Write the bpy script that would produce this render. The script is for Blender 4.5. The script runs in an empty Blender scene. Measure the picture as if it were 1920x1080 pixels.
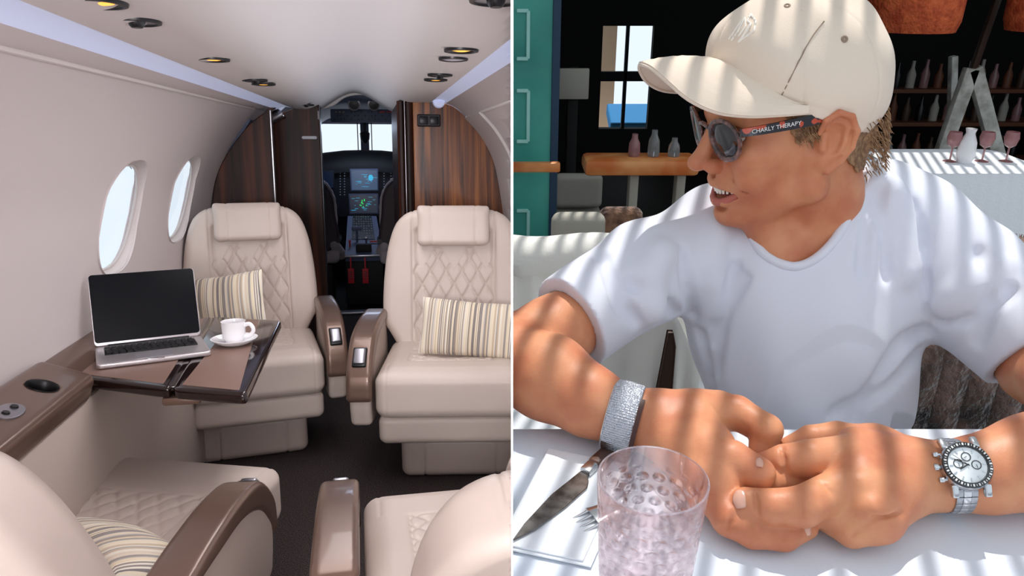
import bpy, bmesh, math, random
import numpy as np
from mathutils import Vector, Matrix
import openvdb
random.seed(7)
rng = np.random.RandomState(11)
SC = bpy.context.scene
COL = SC.collection
rad = math.radians
PI = math.pi

# ------------------------------------------------------------------ camera, world, sun, lamps, exposure
FPX = 1400.0                      # focal length in pixels of a 1920 px wide frame
CAM_Z = 1.19
PITCH = 23.0
cam_data = bpy.data.cameras.new('camera'); cam_data.sensor_width = 36.0
cam_data.lens = FPX / 1920 * 36.0; cam_data.clip_start = 0.02; cam_data.clip_end = 200
cam = bpy.data.objects.new('camera', cam_data); COL.objects.link(cam)
cam.location = (0, 0, CAM_Z); cam.rotation_euler = (rad(90 - PITCH), 0, 0)
SC.camera = cam

world = bpy.data.worlds.new('world'); SC.world = world; world.use_nodes = True
wn = world.node_tree; wn.nodes.clear()
bg = wn.nodes.new('ShaderNodeBackground'); wo = wn.nodes.new('ShaderNodeOutputWorld')
bg.inputs['Color'].default_value = (0.80, 0.90, 1.0, 1); bg.inputs['Strength'].default_value = 1.08
wn.links.new(bg.outputs[0], wo.inputs[0])

sun_d = bpy.data.lights.new('sun', 'SUN'); sun_d.energy = 3.6; sun_d.angle = rad(0.55); sun_d.color = (1.0, 0.97, 0.93)
sun = bpy.data.objects.new('sun', sun_d); COL.objects.link(sun)
SUN_DIR = Vector((-0.09, -0.37, -0.92)).normalized()          # the way the light travels
sun.rotation_euler = SUN_DIR.to_track_quat('-Z', 'Y').to_euler()

SC.view_settings.view_transform = 'Standard'; SC.view_settings.look = 'None'
SC.view_settings.exposure = 0.0; SC.view_settings.gamma = 1.0
SC.view_settings.use_curve_mapping = False

# the aircraft stands nose-down beside the terrace: cabin frame (u right, v forward, z up) -> world
CAB_EYE = 1.28
CAB_PITCH = 10.3
CAB_YAW = math.atan(270.0 / (FPX * math.cos(rad(CAB_PITCH)) + 255 * math.sin(rad(CAB_PITCH))))
CABIN = (Matrix.Translation((0, 0, CAM_Z)) @ Matrix.Rotation(-rad(PITCH - CAB_PITCH), 4, 'X')
         @ Matrix.Rotation(CAB_YAW, 4, 'Z') @ Matrix.Translation((0, 0, -CAB_EYE)))
CABIN_I = CABIN.inverted()
WORLD = Matrix.Identity(4)
FR = [CABIN]                      # the frame that things are being built in

def W(px, py, d):
    """world point seen at a pixel of the 1920x1080 photograph, at depth d along the lens axis"""
    return Vector(cam.matrix_basis @ Vector(((px - 960) / FPX * d, (540 - py) / FPX * d, -d))) if False else \
        Vector(((px - 960) / FPX * d,
                d * math.cos(rad(PITCH)) + (540 - py) / FPX * d * math.sin(rad(PITCH)),
                CAM_Z - d * math.sin(rad(PITCH)) + (540 - py) / FPX * d * math.cos(rad(PITCH))))
def WZ(px, py, z):
    """world point seen at a pixel and lying at height z"""
    r = W(px, py, 1.0) - Vector((0, 0, CAM_Z)); t = (z - CAM_Z) / r.z
    return Vector((0, 0, CAM_Z)) + r * t
def WY(px, py, y):
    r = W(px, py, 1.0) - Vector((0, 0, CAM_Z)); return Vector((0, 0, CAM_Z)) + r * (y / r.y)
def CP(px, py, u=None, v=None, z=None):
    """cabin point seen at a pixel and lying on u=, v= or z="""
    o = Vector((0, 0, CAB_EYE)); r = (CABIN_I @ W(px, py, 1.0)) - o
    t = u / r.x if u is not None else v / r.y if v is not None else (z - CAB_EYE) / r.z
    return o + r * t

def area_lamp(name, loc, rot, sx, sy, power, color=(1, 1, 1), frame=None):
    l = bpy.data.lights.new(name, 'AREA'); l.shape = 'RECTANGLE'; l.size = sx; l.size_y = sy; l.energy = power; l.color = color
    o = bpy.data.objects.new(name, l); COL.objects.link(o)
    o.matrix_world = (frame or CABIN) @ Matrix.Translation(loc) @ rot
    return o
RX = lambda a: Matrix.Rotation(rad(a), 4, 'X')
RY = lambda a: Matrix.Rotation(rad(a), 4, 'Y')
RZ = lambda a: Matrix.Rotation(rad(a), 4, 'Z')
# cabin lighting: added fill lights without fittings, for the dome, the seats and the cockpit
area_lamp('dome_fill', (-0.07, 3.0, 1.40), RX(180), 0.22, 3.4, 2.2, (0.80, 0.86, 1.0))  # unseen strip added in mid-air to brighten the ceiling dome
area_lamp('aft_fill', (-0.58, -0.80, 1.36), RZ(-16) @ RX(62), 0.7, 0.6, 72.0, (0.98, 0.97, 1.0))  # unseen fill added behind the camera to light seats and walls
area_lamp('mid_fill', (-0.06, 2.3, 1.50), RX(0), 0.30, 1.8, 9.5, (0.98, 0.96, 0.98))  # added fill facing down, no fixture belongs to it
area_lamp('cockpit_fill', (-0.05, 6.75, 1.50), RX(-12), 0.5, 0.3, 3.2, (0.62, 0.74, 1.0))  # added bluish fill that lifts the dark cockpit

# ------------------------------------------------------------------ materials
MATS = {}
def srgb(c):
    c = [x / 255.0 for x in c]
    return tuple((x / 12.92 if x <= 0.04045 else ((x + 0.055) / 1.055) ** 2.4) for x in c) + (1,)
def mat(name, rgb, rough=0.5, metal=0.0, coat=0.0, spec=0.5, bump=None, vary=None, sheen=0.0, trans=0.0, ior=1.45, emit=None, estr=0.0, sss=0.0, alpha=None):
    m = bpy.data.materials.new(name); m.use_nodes = True; MATS[name] = m
    nt = m.node_tree; b = nt.nodes['Principled BSDF']
    b.inputs['Base Color'].default_value = srgb(rgb); b.inputs['Roughness'].default_value = rough
    b.inputs['Metallic'].default_value = metal; b.inputs['Coat Weight'].default_value = coat
    b.inputs['Coat Roughness'].default_value = 0.06
    b.inputs['Specular IOR Level'].default_value = spec; b.inputs['Sheen Weight'].default_value = sheen
    b.inputs['Transmission Weight'].default_value = trans; b.inputs['IOR'].default_value = ior
    if sss:
        b.inputs['Subsurface Weight'].default_value = sss; b.inputs['Subsurface Radius'].default_value = (1.0, 0.35, 0.2)
        b.inputs['Subsurface Scale'].default_value = 0.006
    if emit: b.inputs['Emission Color'].default_value = srgb(emit); b.inputs['Emission Strength'].default_value = estr
    tc = nt.nodes.new('ShaderNodeTexCoord')
    if vary:                       # (second colour, scale, detail) slow mottling of the thing's own colour
        n = nt.nodes.new('ShaderNodeTexNoise'); n.inputs['Scale'].default_value = vary[1]; n.inputs['Detail'].default_value = vary[2]
        r = nt.nodes.new('ShaderNodeValToRGB'); r.color_ramp.elements[0].color = srgb(rgb); r.color_ramp.elements[1].color = srgb(vary[0])
        r.color_ramp.elements[0].position = 0.38; r.color_ramp.elements[1].position = 0.66
        nt.links.new(tc.outputs['Object'], n.inputs['Vector']); nt.links.new(n.outputs['Fac'], r.inputs['Fac'])
        nt.links.new(r.outputs['Color'], b.inputs['Base Color'])
    if bump:                       # (scale, strength, distance)
        n = nt.nodes.new('ShaderNodeTexNoise'); n.inputs['Scale'].default_value = bump[0]; n.inputs['Detail'].default_value = 3
        u = nt.nodes.new('ShaderNodeBump'); u.inputs['Strength'].default_value = bump[1]; u.inputs['Distance'].default_value = bump[2]
        nt.links.new(tc.outputs['Object'], n.inputs['Vector']); nt.links.new(n.outputs['Fac'], u.inputs['Height'])
        nt.links.new(u.outputs['Normal'], b.inputs['Normal'])
    return m
def mat_stripes(name, colours, scale, axis='X', rough=0.85, warp=0.0):
    """woven stripes of random width along one object axis"""
    m = mat(name, colours[0], rough, sheen=0.2); nt = m.node_tree; b = nt.nodes['Principled BSDF']
    tc = nt.nodes.new('ShaderNodeTexCoord'); sx = nt.nodes.new('ShaderNodeSeparateXYZ'); nt.links.new(tc.outputs['Object'], sx.inputs[0])
    mu = nt.nodes.new('ShaderNodeMath'); mu.operation = 'MULTIPLY'; mu.inputs[1].default_value = scale
    nt.links.new(sx.outputs[axis], mu.inputs[0])
    fl = nt.nodes.new('ShaderNodeMath'); fl.operation = 'FLOOR'; nt.links.new(mu.outputs[0], fl.inputs[0])
    wn_ = nt.nodes.new('ShaderNodeTexWhiteNoise'); wn_.noise_dimensions = '1D'; nt.links.new(fl.outputs[0], wn_.inputs['W'])
    r = nt.nodes.new('ShaderNodeValToRGB'); r.color_ramp.interpolation = 'CONSTANT'
    els = r.color_ramp.elements
    while len(els) < len(colours): els.new(0.5)
    for i, c in enumerate(colours): els[i].position = i / len(colours); els[i].color = srgb(c)
    nt.links.new(wn_.outputs['Value'], r.inputs['Fac']); nt.links.new(r.outputs['Color'], b.inputs['Base Color'])
    w = nt.nodes.new('ShaderNodeTexNoise'); w.inputs['Scale'].default_value = 900
    u = nt.nodes.new('ShaderNodeBump'); u.inputs['Strength'].default_value = 0.25; u.inputs['Distance'].default_value = 0.001
    nt.links.new(tc.outputs['Object'], w.inputs['Vector']); nt.links.new(w.outputs['Fac'], u.inputs['Height']); nt.links.new(u.outputs['Normal'], b.inputs['Normal'])
    return m
def mat_wood(name, dark, mid, light, sc=(26, 26, 1.2), rough=0.22, coat=1.0):
    m = mat(name, mid, rough, coat=coat); nt = m.node_tree; b = nt.nodes['Principled BSDF']
    tc = nt.nodes.new('ShaderNodeTexCoord'); mp = nt.nodes.new('ShaderNodeMapping'); mp.inputs['Scale'].default_value = sc
    n = nt.nodes.new('ShaderNodeTexNoise'); n.inputs['Scale'].default_value = 1.0; n.inputs['Detail'].default_value = 6; n.inputs['Distortion'].default_value = 0.6
    r = nt.nodes.new('ShaderNodeValToRGB'); r.color_ramp.elements.new(0.5)
    for e, (p, c) in zip(r.color_ramp.elements, ((0.36, dark), (0.5, mid), (0.68, light))): e.position = p; e.color = srgb(c)
    nt.links.new(tc.outputs['Object'], mp.inputs[0]); nt.links.new(mp.outputs[0], n.inputs['Vector'])
    nt.links.new(n.outputs['Fac'], r.inputs['Fac']); nt.links.new(r.outputs['Color'], b.inputs['Base Color'])
    return m

# ------------------------------------------------------------------ objects
def link(o): COL.objects.link(o); return o
def props(o, label=None, cat=None, group=None, kind=None):
    if label: o['label'] = label
    if cat: o['category'] = cat
    if group: o['group'] = group
    if kind: o['kind'] = kind
    return o
def thing(name, label, cat, loc=(0, 0, 0), rz=0.0, group=None, rot=None):
    o = link(bpy.data.objects.new(name, None)); o.empty_display_size = 0.05
    o.matrix_world = FR[0] @ Matrix.Translation(loc) @ (rot if rot is not None else Matrix.Rotation(rz, 4, 'Z'))
    return props(o, label, cat, group)
def mesh_from(name, geo, m, smooth=True):
    """geo: bmesh | (verts, faces)"""
    me = bpy.data.meshes.new(name)
    if isinstance(geo, bmesh.types.BMesh):
        bmesh.ops.recalc_face_normals(geo, faces=geo.faces[:])
        geo.to_mesh(me); geo.free()
    else:
        me.from_pydata([tuple(v) for v in geo[0]], [], [tuple(f) for f in geo[1]])
    if m is not None: me.materials.append(MATS[m] if isinstance(m, str) else m)
    if smooth and len(me.polygons):
        me.polygons.foreach_set('use_smooth', [True] * len(me.polygons))
        if smooth != 'all':
            try: me.set_sharp_from_angle(angle=rad(38))
            except Exception: pass
    me.update()
    return me
def part(name, geo, m, parent=None, label=None, smooth=True, loc=None, rot=None, kind=None):
    me = geo if isinstance(geo, bpy.types.Mesh) else mesh_from(name, geo, m, smooth)
    o = link(bpy.data.objects.new(name, me))
    M = Matrix.Translation(loc or (0, 0, 0)) @ (rot if rot is not None else Matrix.Identity(4))
    if parent is not None: o.parent = parent; o.matrix_parent_inverse = Matrix.Identity(4); o.matrix_basis = M
    else: o.matrix_world = FR[0] @ M
    return props(o, label, kind=kind)
def solo(name, geo, m, label, cat, group=None, smooth=True, loc=None, rot=None, kind=None):
    return props(part(name, geo, m, None, label, smooth, loc, rot), None, cat, group, kind)
def structure(name, geo, m, smooth=True, label=None, loc=None, rot=None, parent=None):
    o = part(name, geo, m, parent, label, smooth, loc, rot)
    if parent is None: o['kind'] = 'structure'
    return o
def kids(o): return [c for c in bpy.data.objects if c.parent == o]
def copy_tree(o, parent=None):
    c = o.copy(); COL.objects.link(c)
    if parent is not None:
        c.parent = parent; c.matrix_parent_inverse = Matrix.Identity(4); c.matrix_basis = o.matrix_basis.copy()
    for ch in kids(o): copy_tree(ch, c)
    return c
def place(o, loc, rz=0.0, scale=None, rot=None):
    M = FR[0] @ Matrix.Translation(loc) @ (rot if rot is not None else Matrix.Rotation(rz, 4, 'Z'))
    if scale: M = M @ Matrix.Diagonal((*scale, 1))
    o.matrix_world = M

# ------------------------------------------------------------------ geometry
def join(*geos):
    V, F, n = [], [], 0
    for v, f in geos:
        V += [tuple(p) for p in v]; F += [tuple(i + n for i in q) for q in f]; n += len(v)
    return V, F
def xf(geo, M):
    return [tuple(M @ Vector(p)) for p in geo[0]], geo[1]
def box(c, s, bev=0.0, seg=2, R=None):
    bm = bmesh.new(); bmesh.ops.create_cube(bm, size=1.0)
    for v in bm.verts: v.co = Vector((v.co.x * s[0], v.co.y * s[1], v.co.z * s[2]))
    if bev > 0: bmesh.ops.bevel(bm, geom=bm.edges[:], offset=bev, segments=seg, profile=0.5, affect='EDGES')
    M = Matrix.Translation(c) @ (R if R is not None else Matrix.Identity(4))
    bmesh.ops.transform(bm, matrix=M, verts=bm.verts[:])
    bmesh.ops.recalc_face_normals(bm, faces=bm.faces[:])
    bm.verts.index_update()
    out = ([v.co[:] for v in bm.verts], [tuple(v.index for v in f.verts) for f in bm.faces]); bm.free(); return out
def lathe(prof, n=32, close=False, caps=False):
    V, F = [], []; k = len(prof)
    for i in range(n):
        a = 2 * PI * i / n
        for r, z in prof: V.append((r * math.cos(a), r * math.sin(a), z))
    for i in range(n):
        j = (i + 1) % n
        for q in range(k - 1 if not close else k):
            p = (q + 1) % k
            F.append((i * k + q, j * k + q, j * k + p, i * k + p))
    if caps:
        if prof[0][0] > 1e-6: F.append(tuple(i * k for i in range(n))[::-1])
        if prof[-1][0] > 1e-6: F.append(tuple(i * k + k - 1 for i in range(n)))
    return V, F
def tube(pts, r, n=10, caps=True, flat=1.0, up=None):
    pts = [Vector(p) for p in pts]; rs = r if isinstance(r, (list, tuple)) else [r] * len(pts)
    V, F = [], []; prev = None
    for i, p in enumerate(pts):
        t = (pts[min(i + 1, len(pts) - 1)] - pts[max(i - 1, 0)]).normalized()
        if prev is None:
            a = Vector(up) if up is not None else (Vector((0, 0, 1)) if abs(t.z) < 0.9 else Vector((1, 0, 0)))
            prev = (a - t * a.dot(t)).normalized()
        else: prev = (prev - t * prev.dot(t)).normalized()
        s = t.cross(prev)
        for k in range(n):
            a = 2 * PI * k / n
            V.append(tuple(p + (prev * math.cos(a) * flat + s * math.sin(a)) * rs[i]))
    for i in range(len(pts) - 1):
        for k in range(n):
            q = (k + 1) % n; F.append((i * n + k, i * n + q, (i + 1) * n + q, (i + 1) * n + k))
    if caps: F.append(tuple(range(n))[::-1]); F.append(tuple((len(pts) - 1) * n + k for k in range(n)))
    return V, F
def spline(ctrl, n=40, closed=False):
    P = [Vector(p) for p in ctrl]; out = []; m = len(P)
    segs = m if closed else m - 1
    for s in range(segs):
        p0 = P[(s - 1) % m] if closed or s > 0 else P[0]; p1 = P[s]; p2 = P[(s + 1) % m]
        p3 = P[(s + 2) % m] if closed or s + 2 < m else P[-1]
        k = max(2, n // segs)
        for i in range(k):
            t = i / k
            out.append(0.5 * ((2 * p1) + (p2 - p0) * t + (2 * p0 - 5 * p1 + 4 * p2 - p3) * t * t + (3 * p1 - p0 - 3 * p2 + p3) * t ** 3))
    if not closed: out.append(P[-1])
    return out
def prism(poly, z0, z1, bev=0.0, seg=2):
    """extrude a 2-D polygon (x, y) from z0 to z1"""
    bm = bmesh.new(); vs = [bm.verts.new((p[0], p[1], z0)) for p in poly]; f = bm.faces.new(vs)
    r = bmesh.ops.extrude_face_region(bm, geom=[f]); up = [g for g in r['geom'] if isinstance(g, bmesh.types.BMVert)]
    for v in up: v.co.z = z1
    bmesh.ops.recalc_face_normals(bm, faces=bm.faces[:])
    if bev > 0:
        es = [e for e in bm.edges if abs(e.verts[0].co.z - e.verts[1].co.z) < 1e-7]
        bmesh.ops.bevel(bm, geom=es, offset=bev, segments=seg, profile=0.5, affect='EDGES')
    bm.verts.index_update()
    out = ([v.co[:] for v in bm.verts], [tuple(v.index for v in f.verts) for f in bm.faces]); bm.free(); return out
def rrect(w, h, r, n=6, cx=0, cy=0):
    out = []
    for sx, sy, a0 in ((1, 1, 0), (-1, 1, 90), (-1, -1, 180), (1, -1, 270)):
        for i in range(n + 1):
            a = rad(a0 + 90 * i / n); out.append((cx + sx * (w / 2 - r) + r * math.cos(a), cy + sy * (h / 2 - r) + r * math.sin(a)))
    return out
def sheet(fn, nu, nv, th=0.0):
    """grid surface fn(s,t)->(x,y,z) for s,t in 0..1; th>0 gives it thickness along its normal"""
    P = np.array([[fn(i / nu, j / nv) for j in range(nv + 1)] for i in range(nu + 1)], float)
    idx = lambda i, j: i * (nv + 1) + j
    F = [(idx(i, j), idx(i + 1, j), idx(i + 1, j + 1), idx(i, j + 1)) for i in range(nu) for j in range(nv)]
    V = P.reshape(-1, 3)
    if th:
        du = np.gradient(P, axis=0); dv = np.gradient(P, axis=1); N = np.cross(du, dv); N /= np.linalg.norm(N, axis=2, keepdims=True) + 1e-12
        B = (P - N * th).reshape(-1, 3); n = len(V)
        F2 = [tuple(i + n for i in f[::-1]) for f in F]
        rim = [idx(i, 0) for i in range(nu + 1)] + [idx(nu, j) for j in range(1, nv + 1)] + [idx(i, nv) for i in range(nu - 1, -1, -1)] + [idx(0, j) for j in range(nv - 1, 0, -1)]
        R = [(rim[(k + 1) % len(rim)], rim[k], rim[k] + n, rim[(k + 1) % len(rim)] + n) for k in range(len(rim))]
        V = np.vstack([V, B]); F = F + F2 + R
    return V.tolist(), F
def text_geo(txt, size, depth=0.0005, align='CENTER'):
    cu = bpy.data.curves.new('lettering', 'FONT'); cu.body = txt; cu.size = size; cu.extrude = depth; cu.align_x = align; cu.align_y = 'CENTER'; cu.resolution_u = 2
    o = bpy.data.objects.new('lettering', cu); COL.objects.link(o); dg = bpy.context.evaluated_depsgraph_get(); dg.update()
    me = bpy.data.meshes.new_from_object(o.evaluated_get(dg)); out = ([v.co[:] for v in me.vertices], [tuple(p.vertices) for p in me.polygons])
    bpy.data.objects.remove(o); bpy.data.meshes.remove(me); return out
def cut_hole(target, cutter):
    """boolean difference, baked into the mesh"""
    md = target.modifiers.new('cut', 'BOOLEAN'); md.object = cutter; md.operation = 'DIFFERENCE'; md.solver = 'EXACT'
    dg = bpy.context.evaluated_depsgraph_get(); dg.update()
    me = bpy.data.meshes.new_from_object(target.evaluated_get(dg)); target.modifiers.clear(); target.data = me
    cm = cutter.data; bpy.data.objects.remove(cutter); bpy.data.meshes.remove(cm)

# ------------------------------------------------------------------ signed-distance modelling (meshed with openvdb)
class Field:
    def __init__(s, lo, hi, h):
        s.lo = np.array(lo, np.float32); s.h = h; s.n = [int(math.ceil((hi[i] - lo[i]) / h)) + 1 for i in range(3)]
        s.D = np.full(s.n, 0.5, np.float32); s.hi = np.array(hi, np.float32)
        s.ax = [s.lo[i] + np.arange(s.n[i], dtype=np.float32) * h for i in range(3)]
    def win(s, lo, hi):
        a = [max(0, int((lo[i] - s.lo[i]) / s.h)) for i in range(3)]; b = [min(s.n[i], int((hi[i] - s.lo[i]) / s.h) + 2) for i in range(3)]
        if any(b[i] <= a[i] for i in range(3)): return None, None
        sl = tuple(slice(a[i], b[i]) for i in range(3))
        return sl, (s.ax[0][sl[0]][:, None, None], s.ax[1][sl[1]][None, :, None], s.ax[2][sl[2]][None, None, :])
    def put(s, prim, k=0.0, op='add'):
        fn, lo, hi = prim; m = k * 1.6 + 3 * s.h
        sl, g = s.win(np.array(lo) - m, np.array(hi) + m)
        if sl is None: return s
        d = fn(*g).astype(np.float32); A = s.D[sl]
        if op == 'add':
            if k > 0: hh = np.clip(k - np.abs(A - d), 0, None) / k; s.D[sl] = np.minimum(A, d) - hh * hh * hh * k / 6
            else: s.D[sl] = np.minimum(A, d)
        elif op == 'sub':
            d = -d
            if k > 0: hh = np.clip(k - np.abs(A - d), 0, None) / k; s.D[sl] = np.maximum(A, d) + hh * hh * hh * k / 6
            else: s.D[sl] = np.maximum(A, d)
        elif op == 'raw': s.D[sl] = A + d
        return s
    def add(s, prim, k=0.0): return s.put(prim, k, 'add')
    def sub(s, prim, k=0.0): return s.put(prim, k, 'sub')
    def bump(s, prim): return s.put(prim, 0, 'raw')
    def mesh(s, adapt=0.0):
        g = openvdb.FloatGrid(0.5); g.copyFromArray(s.D)
        p, t, q = g.convertToPolygons(isovalue=0.0, adaptivity=adapt)
        p = p * s.h + s.lo
        F = [tuple(int(i) for i in f[::-1]) for f in q] + [tuple(int(i) for i in f[::-1]) for f in t]
        return p.tolist(), F
def _inv(R):
    return np.array((R if R is not None else Matrix.Identity(3)).to_3x3().inverted(), np.float32) if R is not None else None
def _loc(X, Y, Z, c, Ri):
    x, y, z = X - c[0], Y - c[1], Z - c[2]
    if Ri is None: return x, y, z
    return (Ri[0][0] * x + Ri[0][1] * y + Ri[0][2] * z, Ri[1][0] * x + Ri[1][1] * y + Ri[1][2] * z, Ri[2][0] * x + Ri[2][1] * y + Ri[2][2] * z)
def s_box(c, half, r, R=None):
    Ri = _inv(R); hx, hy, hz = [max(h - r, 1e-5) for h in half]
    def fn(X, Y, Z):
        x, y, z = _loc(X, Y, Z, c, Ri); a, b, e = np.abs(x) - hx, np.abs(y) - hy, np.abs(z) - hz
        return np.sqrt(np.maximum(a, 0) ** 2 + np.maximum(b, 0) ** 2 + np.maximum(e, 0) ** 2) + np.minimum(np.maximum(np.maximum(a, b), e), 0) - r
    e = math.sqrt(sum(h * h for h in half)) if R is not None else None
    lo = [c[i] - (e or half[i]) for i in range(3)]; hi = [c[i] + (e or half[i]) for i in range(3)]
    return fn, lo, hi
def s_ell(c, rr, R=None):
    Ri = _inv(R); a, b, e = rr
    def fn(X, Y, Z):
        x, y, z = _loc(X, Y, Z, c, Ri)
        k0 = np.sqrt((x / a) ** 2 + (y / b) ** 2 + (z / e) ** 2); k1 = np.sqrt((x / a ** 2) ** 2 + (y / b ** 2) ** 2 + (z / e ** 2) ** 2) + 1e-9
        return k0 * (k0 - 1.0) / k1
    m = max(rr) if R is not None else None
    return fn, [c[i] - (m or rr[i]) for i in range(3)], [c[i] + (m or rr[i]) for i in range(3)]
def s_cap(a, b, ra, rb=None):
    rb = ra if rb is None else rb; a = np.array(a, np.float32); b = np.array(b, np.float32); ab = b - a; L = float(ab @ ab) + 1e-12
    def fn(X, Y, Z):
        x, y, z = X - a[0], Y - a[1], Z - a[2]
        t = np.clip((x * ab[0] + y * ab[1] + z * ab[2]) / L, 0, 1)
        return np.sqrt((x - t * ab[0]) ** 2 + (y - t * ab[1]) ** 2 + (z - t * ab[2]) ** 2) - (ra + (rb - ra) * t)
    r = max(ra, rb); return fn, np.minimum(a, b) - r, np.maximum(a, b) + r

# ------------------------------------------------------------------ the white divider between the two places
DIV = 0.00155                     # its half thickness grows with the distance from its near edge
def clip_side(o, side, near=0.0):
    """cut a mesh where it would run into the divider: side -1 keeps x < 0, +1 keeps x > 0"""
    M = o.matrix_world; bb = [M @ Vector(c) for c in o.bound_box]
    far = [side * p.x - DIV * p.y for p in bb]
    if min(far) >= 0: return True
    if max(far) <= 0: return False
    no = Vector((side, -DIV, 0)).normalized(); Mi = M.inverted()
    co = Mi @ Vector((0, 0, 0)); nl = (M.to_3x3().transposed() @ no).normalized()
    bm = bmesh.new(); bm.from_mesh(o.data)
    r = bmesh.ops.bisect_plane(bm, geom=bm.verts[:] + bm.edges[:] + bm.faces[:], dist=1e-6, plane_co=co, plane_no=nl, clear_inner=True)
    ed = [g for g in r['geom_cut'] if isinstance(g, bmesh.types.BMEdge) and g.is_boundary]
    if ed:
        try: bmesh.ops.holes_fill(bm, edges=ed, sides=0)
        except Exception: pass
    if not bm.verts: bm.free(); return False
    me = o.data.copy(); bm.to_mesh(me); bm.free(); o.data = me; return True

# ================================================================== THE AIRCRAFT CABIN (left)
mat('liner', (212, 202, 201), 0.55, bump=(400, 0.05, 0.0005))
mat('headliner', (222, 214, 210), 0.6)
mat('leather', (206, 191, 181), 0.44, bump=(260, 0.10, 0.0006), vary=((198, 182, 172), 3.0, 2))
mat('leather_shell', (192, 177, 167), 0.5, bump=(260, 0.08, 0.0005))
mat('seam', (150, 130, 115), 0.6)
mat('bronze_trim', (112, 88, 76), 0.30, metal=0.35, coat=0.25)
mat('table_leather', (126, 99, 88), 0.42, bump=(500, 0.08, 0.0004))
mat('gloss_edge', (30, 17, 16), 0.12, coat=.5, spec=.3)
mat('carpet', (38, 32, 33), 0.95, spec=0.1, vary=((88, 78, 76), 260.0, 3), bump=(300, 0.9, 0.004))
mat('chrome', (205, 205, 210), 0.16, metal=1.0)
mat('satin_metal', (160, 158, 165), 0.34, metal=0.9)
mat('dark_metal', (52, 50, 52), 0.30, metal=0.7)
mat('black_plastic', (16, 17, 20), 0.35)
mat('black_matte', (14, 14, 17), 0.7)
mat('cockpit_grey', (84, 92, 118), 0.55)
mat('cockpit_dark', (26, 30, 42), 0.6)
mat('cockpit_liner', (176, 178, 196), 0.6)
mat('cove_lens', (205, 212, 238), 0.5, emit=(200, 208, 240), estr=0.30)
mat('amber_lamp', (250, 190, 90), 0.4, emit=(255, 176, 70), estr=1.3)
mat('lamp_reflector', (150, 110, 70), 0.2, metal=0.9)
mat('white_lens', (214, 214, 222), 0.35)
mat('wood', (74, 40, 28), 0.2)
mat_wood('wood_dark', (30, 14, 10), (54, 27, 19), (88, 46, 28), (22, 22, 1.0), rough=.42, coat=.0)
MATS['wood_dark'].node_tree.nodes['Principled BSDF'].inputs['Specular IOR Level'].default_value = .25
mat_wood('wood_mid', (46, 24, 15), (112, 62, 32), (170, 104, 52), (34, 34, 1.3), rough=.3, coat=.6)
mat('frame_plastic', (205, 198, 196), 0.35)
mat('window_pane', (255, 255, 255), 0.02, trans=1.0, ior=1.05, spec=0.3)
mat('china', (238, 236, 238), 0.12, coat=0.6)
mat('coffee', (46, 24, 16), 0.08)
mat('aluminium', (206, 200, 202), 0.32, metal=0.75)
mat('laptop_screen', (4, 6, 12), 0.22, spec=0.2)
mat('key_black', (18, 18, 21), 0.45)
mat('trackpad', (188, 184, 190), 0.3, metal=0.6)
mat('sheepskin', (196, 182, 184), 0.95, bump=(180, 1.0, 0.01))
mat('pilot_leather', (64, 52, 56), 0.6)
mat('tag_red', (196, 30, 44), 0.6)
mat('screen_blue', (10, 30, 60), 0.25, emit=(26, 96, 150), estr=0.30)
mat('screen_dark', (6, 12, 26), 0.25, emit=(10, 34, 66), estr=0.35)
mat('glyph_cyan', (70, 190, 220), 0.5, emit=(70, 190, 230), estr=0.55)
mat('glyph_green', (60, 210, 110), 0.5, emit=(60, 220, 110), estr=0.65)
mat('glyph_white', (190, 196, 206), 0.5)
mat('red_plastic', (196, 40, 52), 0.4)
STR = [(226, 211, 186), (150, 138, 130), (232, 224, 210), (204, 184, 158), (172, 166, 160), (228, 212, 184), (128, 122, 120), (212, 200, 186), (190, 172, 150), (234, 222, 198), (160, 148, 140)]
mat_stripes('stripes', STR, 270.0, 'X')

FR[0] = CABIN
V0, V1, V2 = -0.8, 4.05, 5.0
UC = -0.07
# cross-section of the left side: from ceiling edge down; two stations are blended along v
def blend(v): return (v - 1.35) / (4.05 - 1.35)
def lerp(a, b, t): return a + (b - a) * t
def left_prof(v):
    t = blend(v)
    return dict(ce=(lerp(-.50, -.43, t), lerp(1.503, 1.524, t)), cl=(lerp(-.555, -.505, t), lerp(1.478, 1.512, t)), tr=(lerp(-.60, -.558, t), lerp(1.452, 1.497, t)))
WL = [(-.60, 1.452), (-.687, 1.318), (-.761, 1.165), (-.796, 1.03), (-.816, .90), (-.824, .76), (-.815, .60)]
def wall_u(z):
    for (u0, z0), (u1, z1) in zip(WL, WL[1:]):
        if z0 >= z >= z1: return u0 + (u1 - u0) * (z0 - z) / (z0 - z1)
    return WL[0][0] if z > WL[0][1] else WL[-1][0]
WLs = [(p.x, p.y) for p in spline([(u, z, 0) for u, z in WL], 36)]
def left_wall(s, t):
    v = V0 + (V1 + 1.0 - V0) * s; k = t * (len(WLs) - 1); i = min(int(k), len(WLs) - 2); f = k - i
    u = WLs[i][0] + (WLs[i + 1][0] - WLs[i][0]) * f; z = WLs[i][1] + (WLs[i + 1][1] - WLs[i][1]) * f
    tr = left_prof(v)['tr']; w = max(0.0, 1 - t / 0.35) ** 1.5
    return (u + (tr[0] + .60) * w, v, z + (tr[1] - 1.452) * w)
wl = structure('wall_left', sheet(left_wall, 60, 36, -0.03), 'liner')
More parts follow.
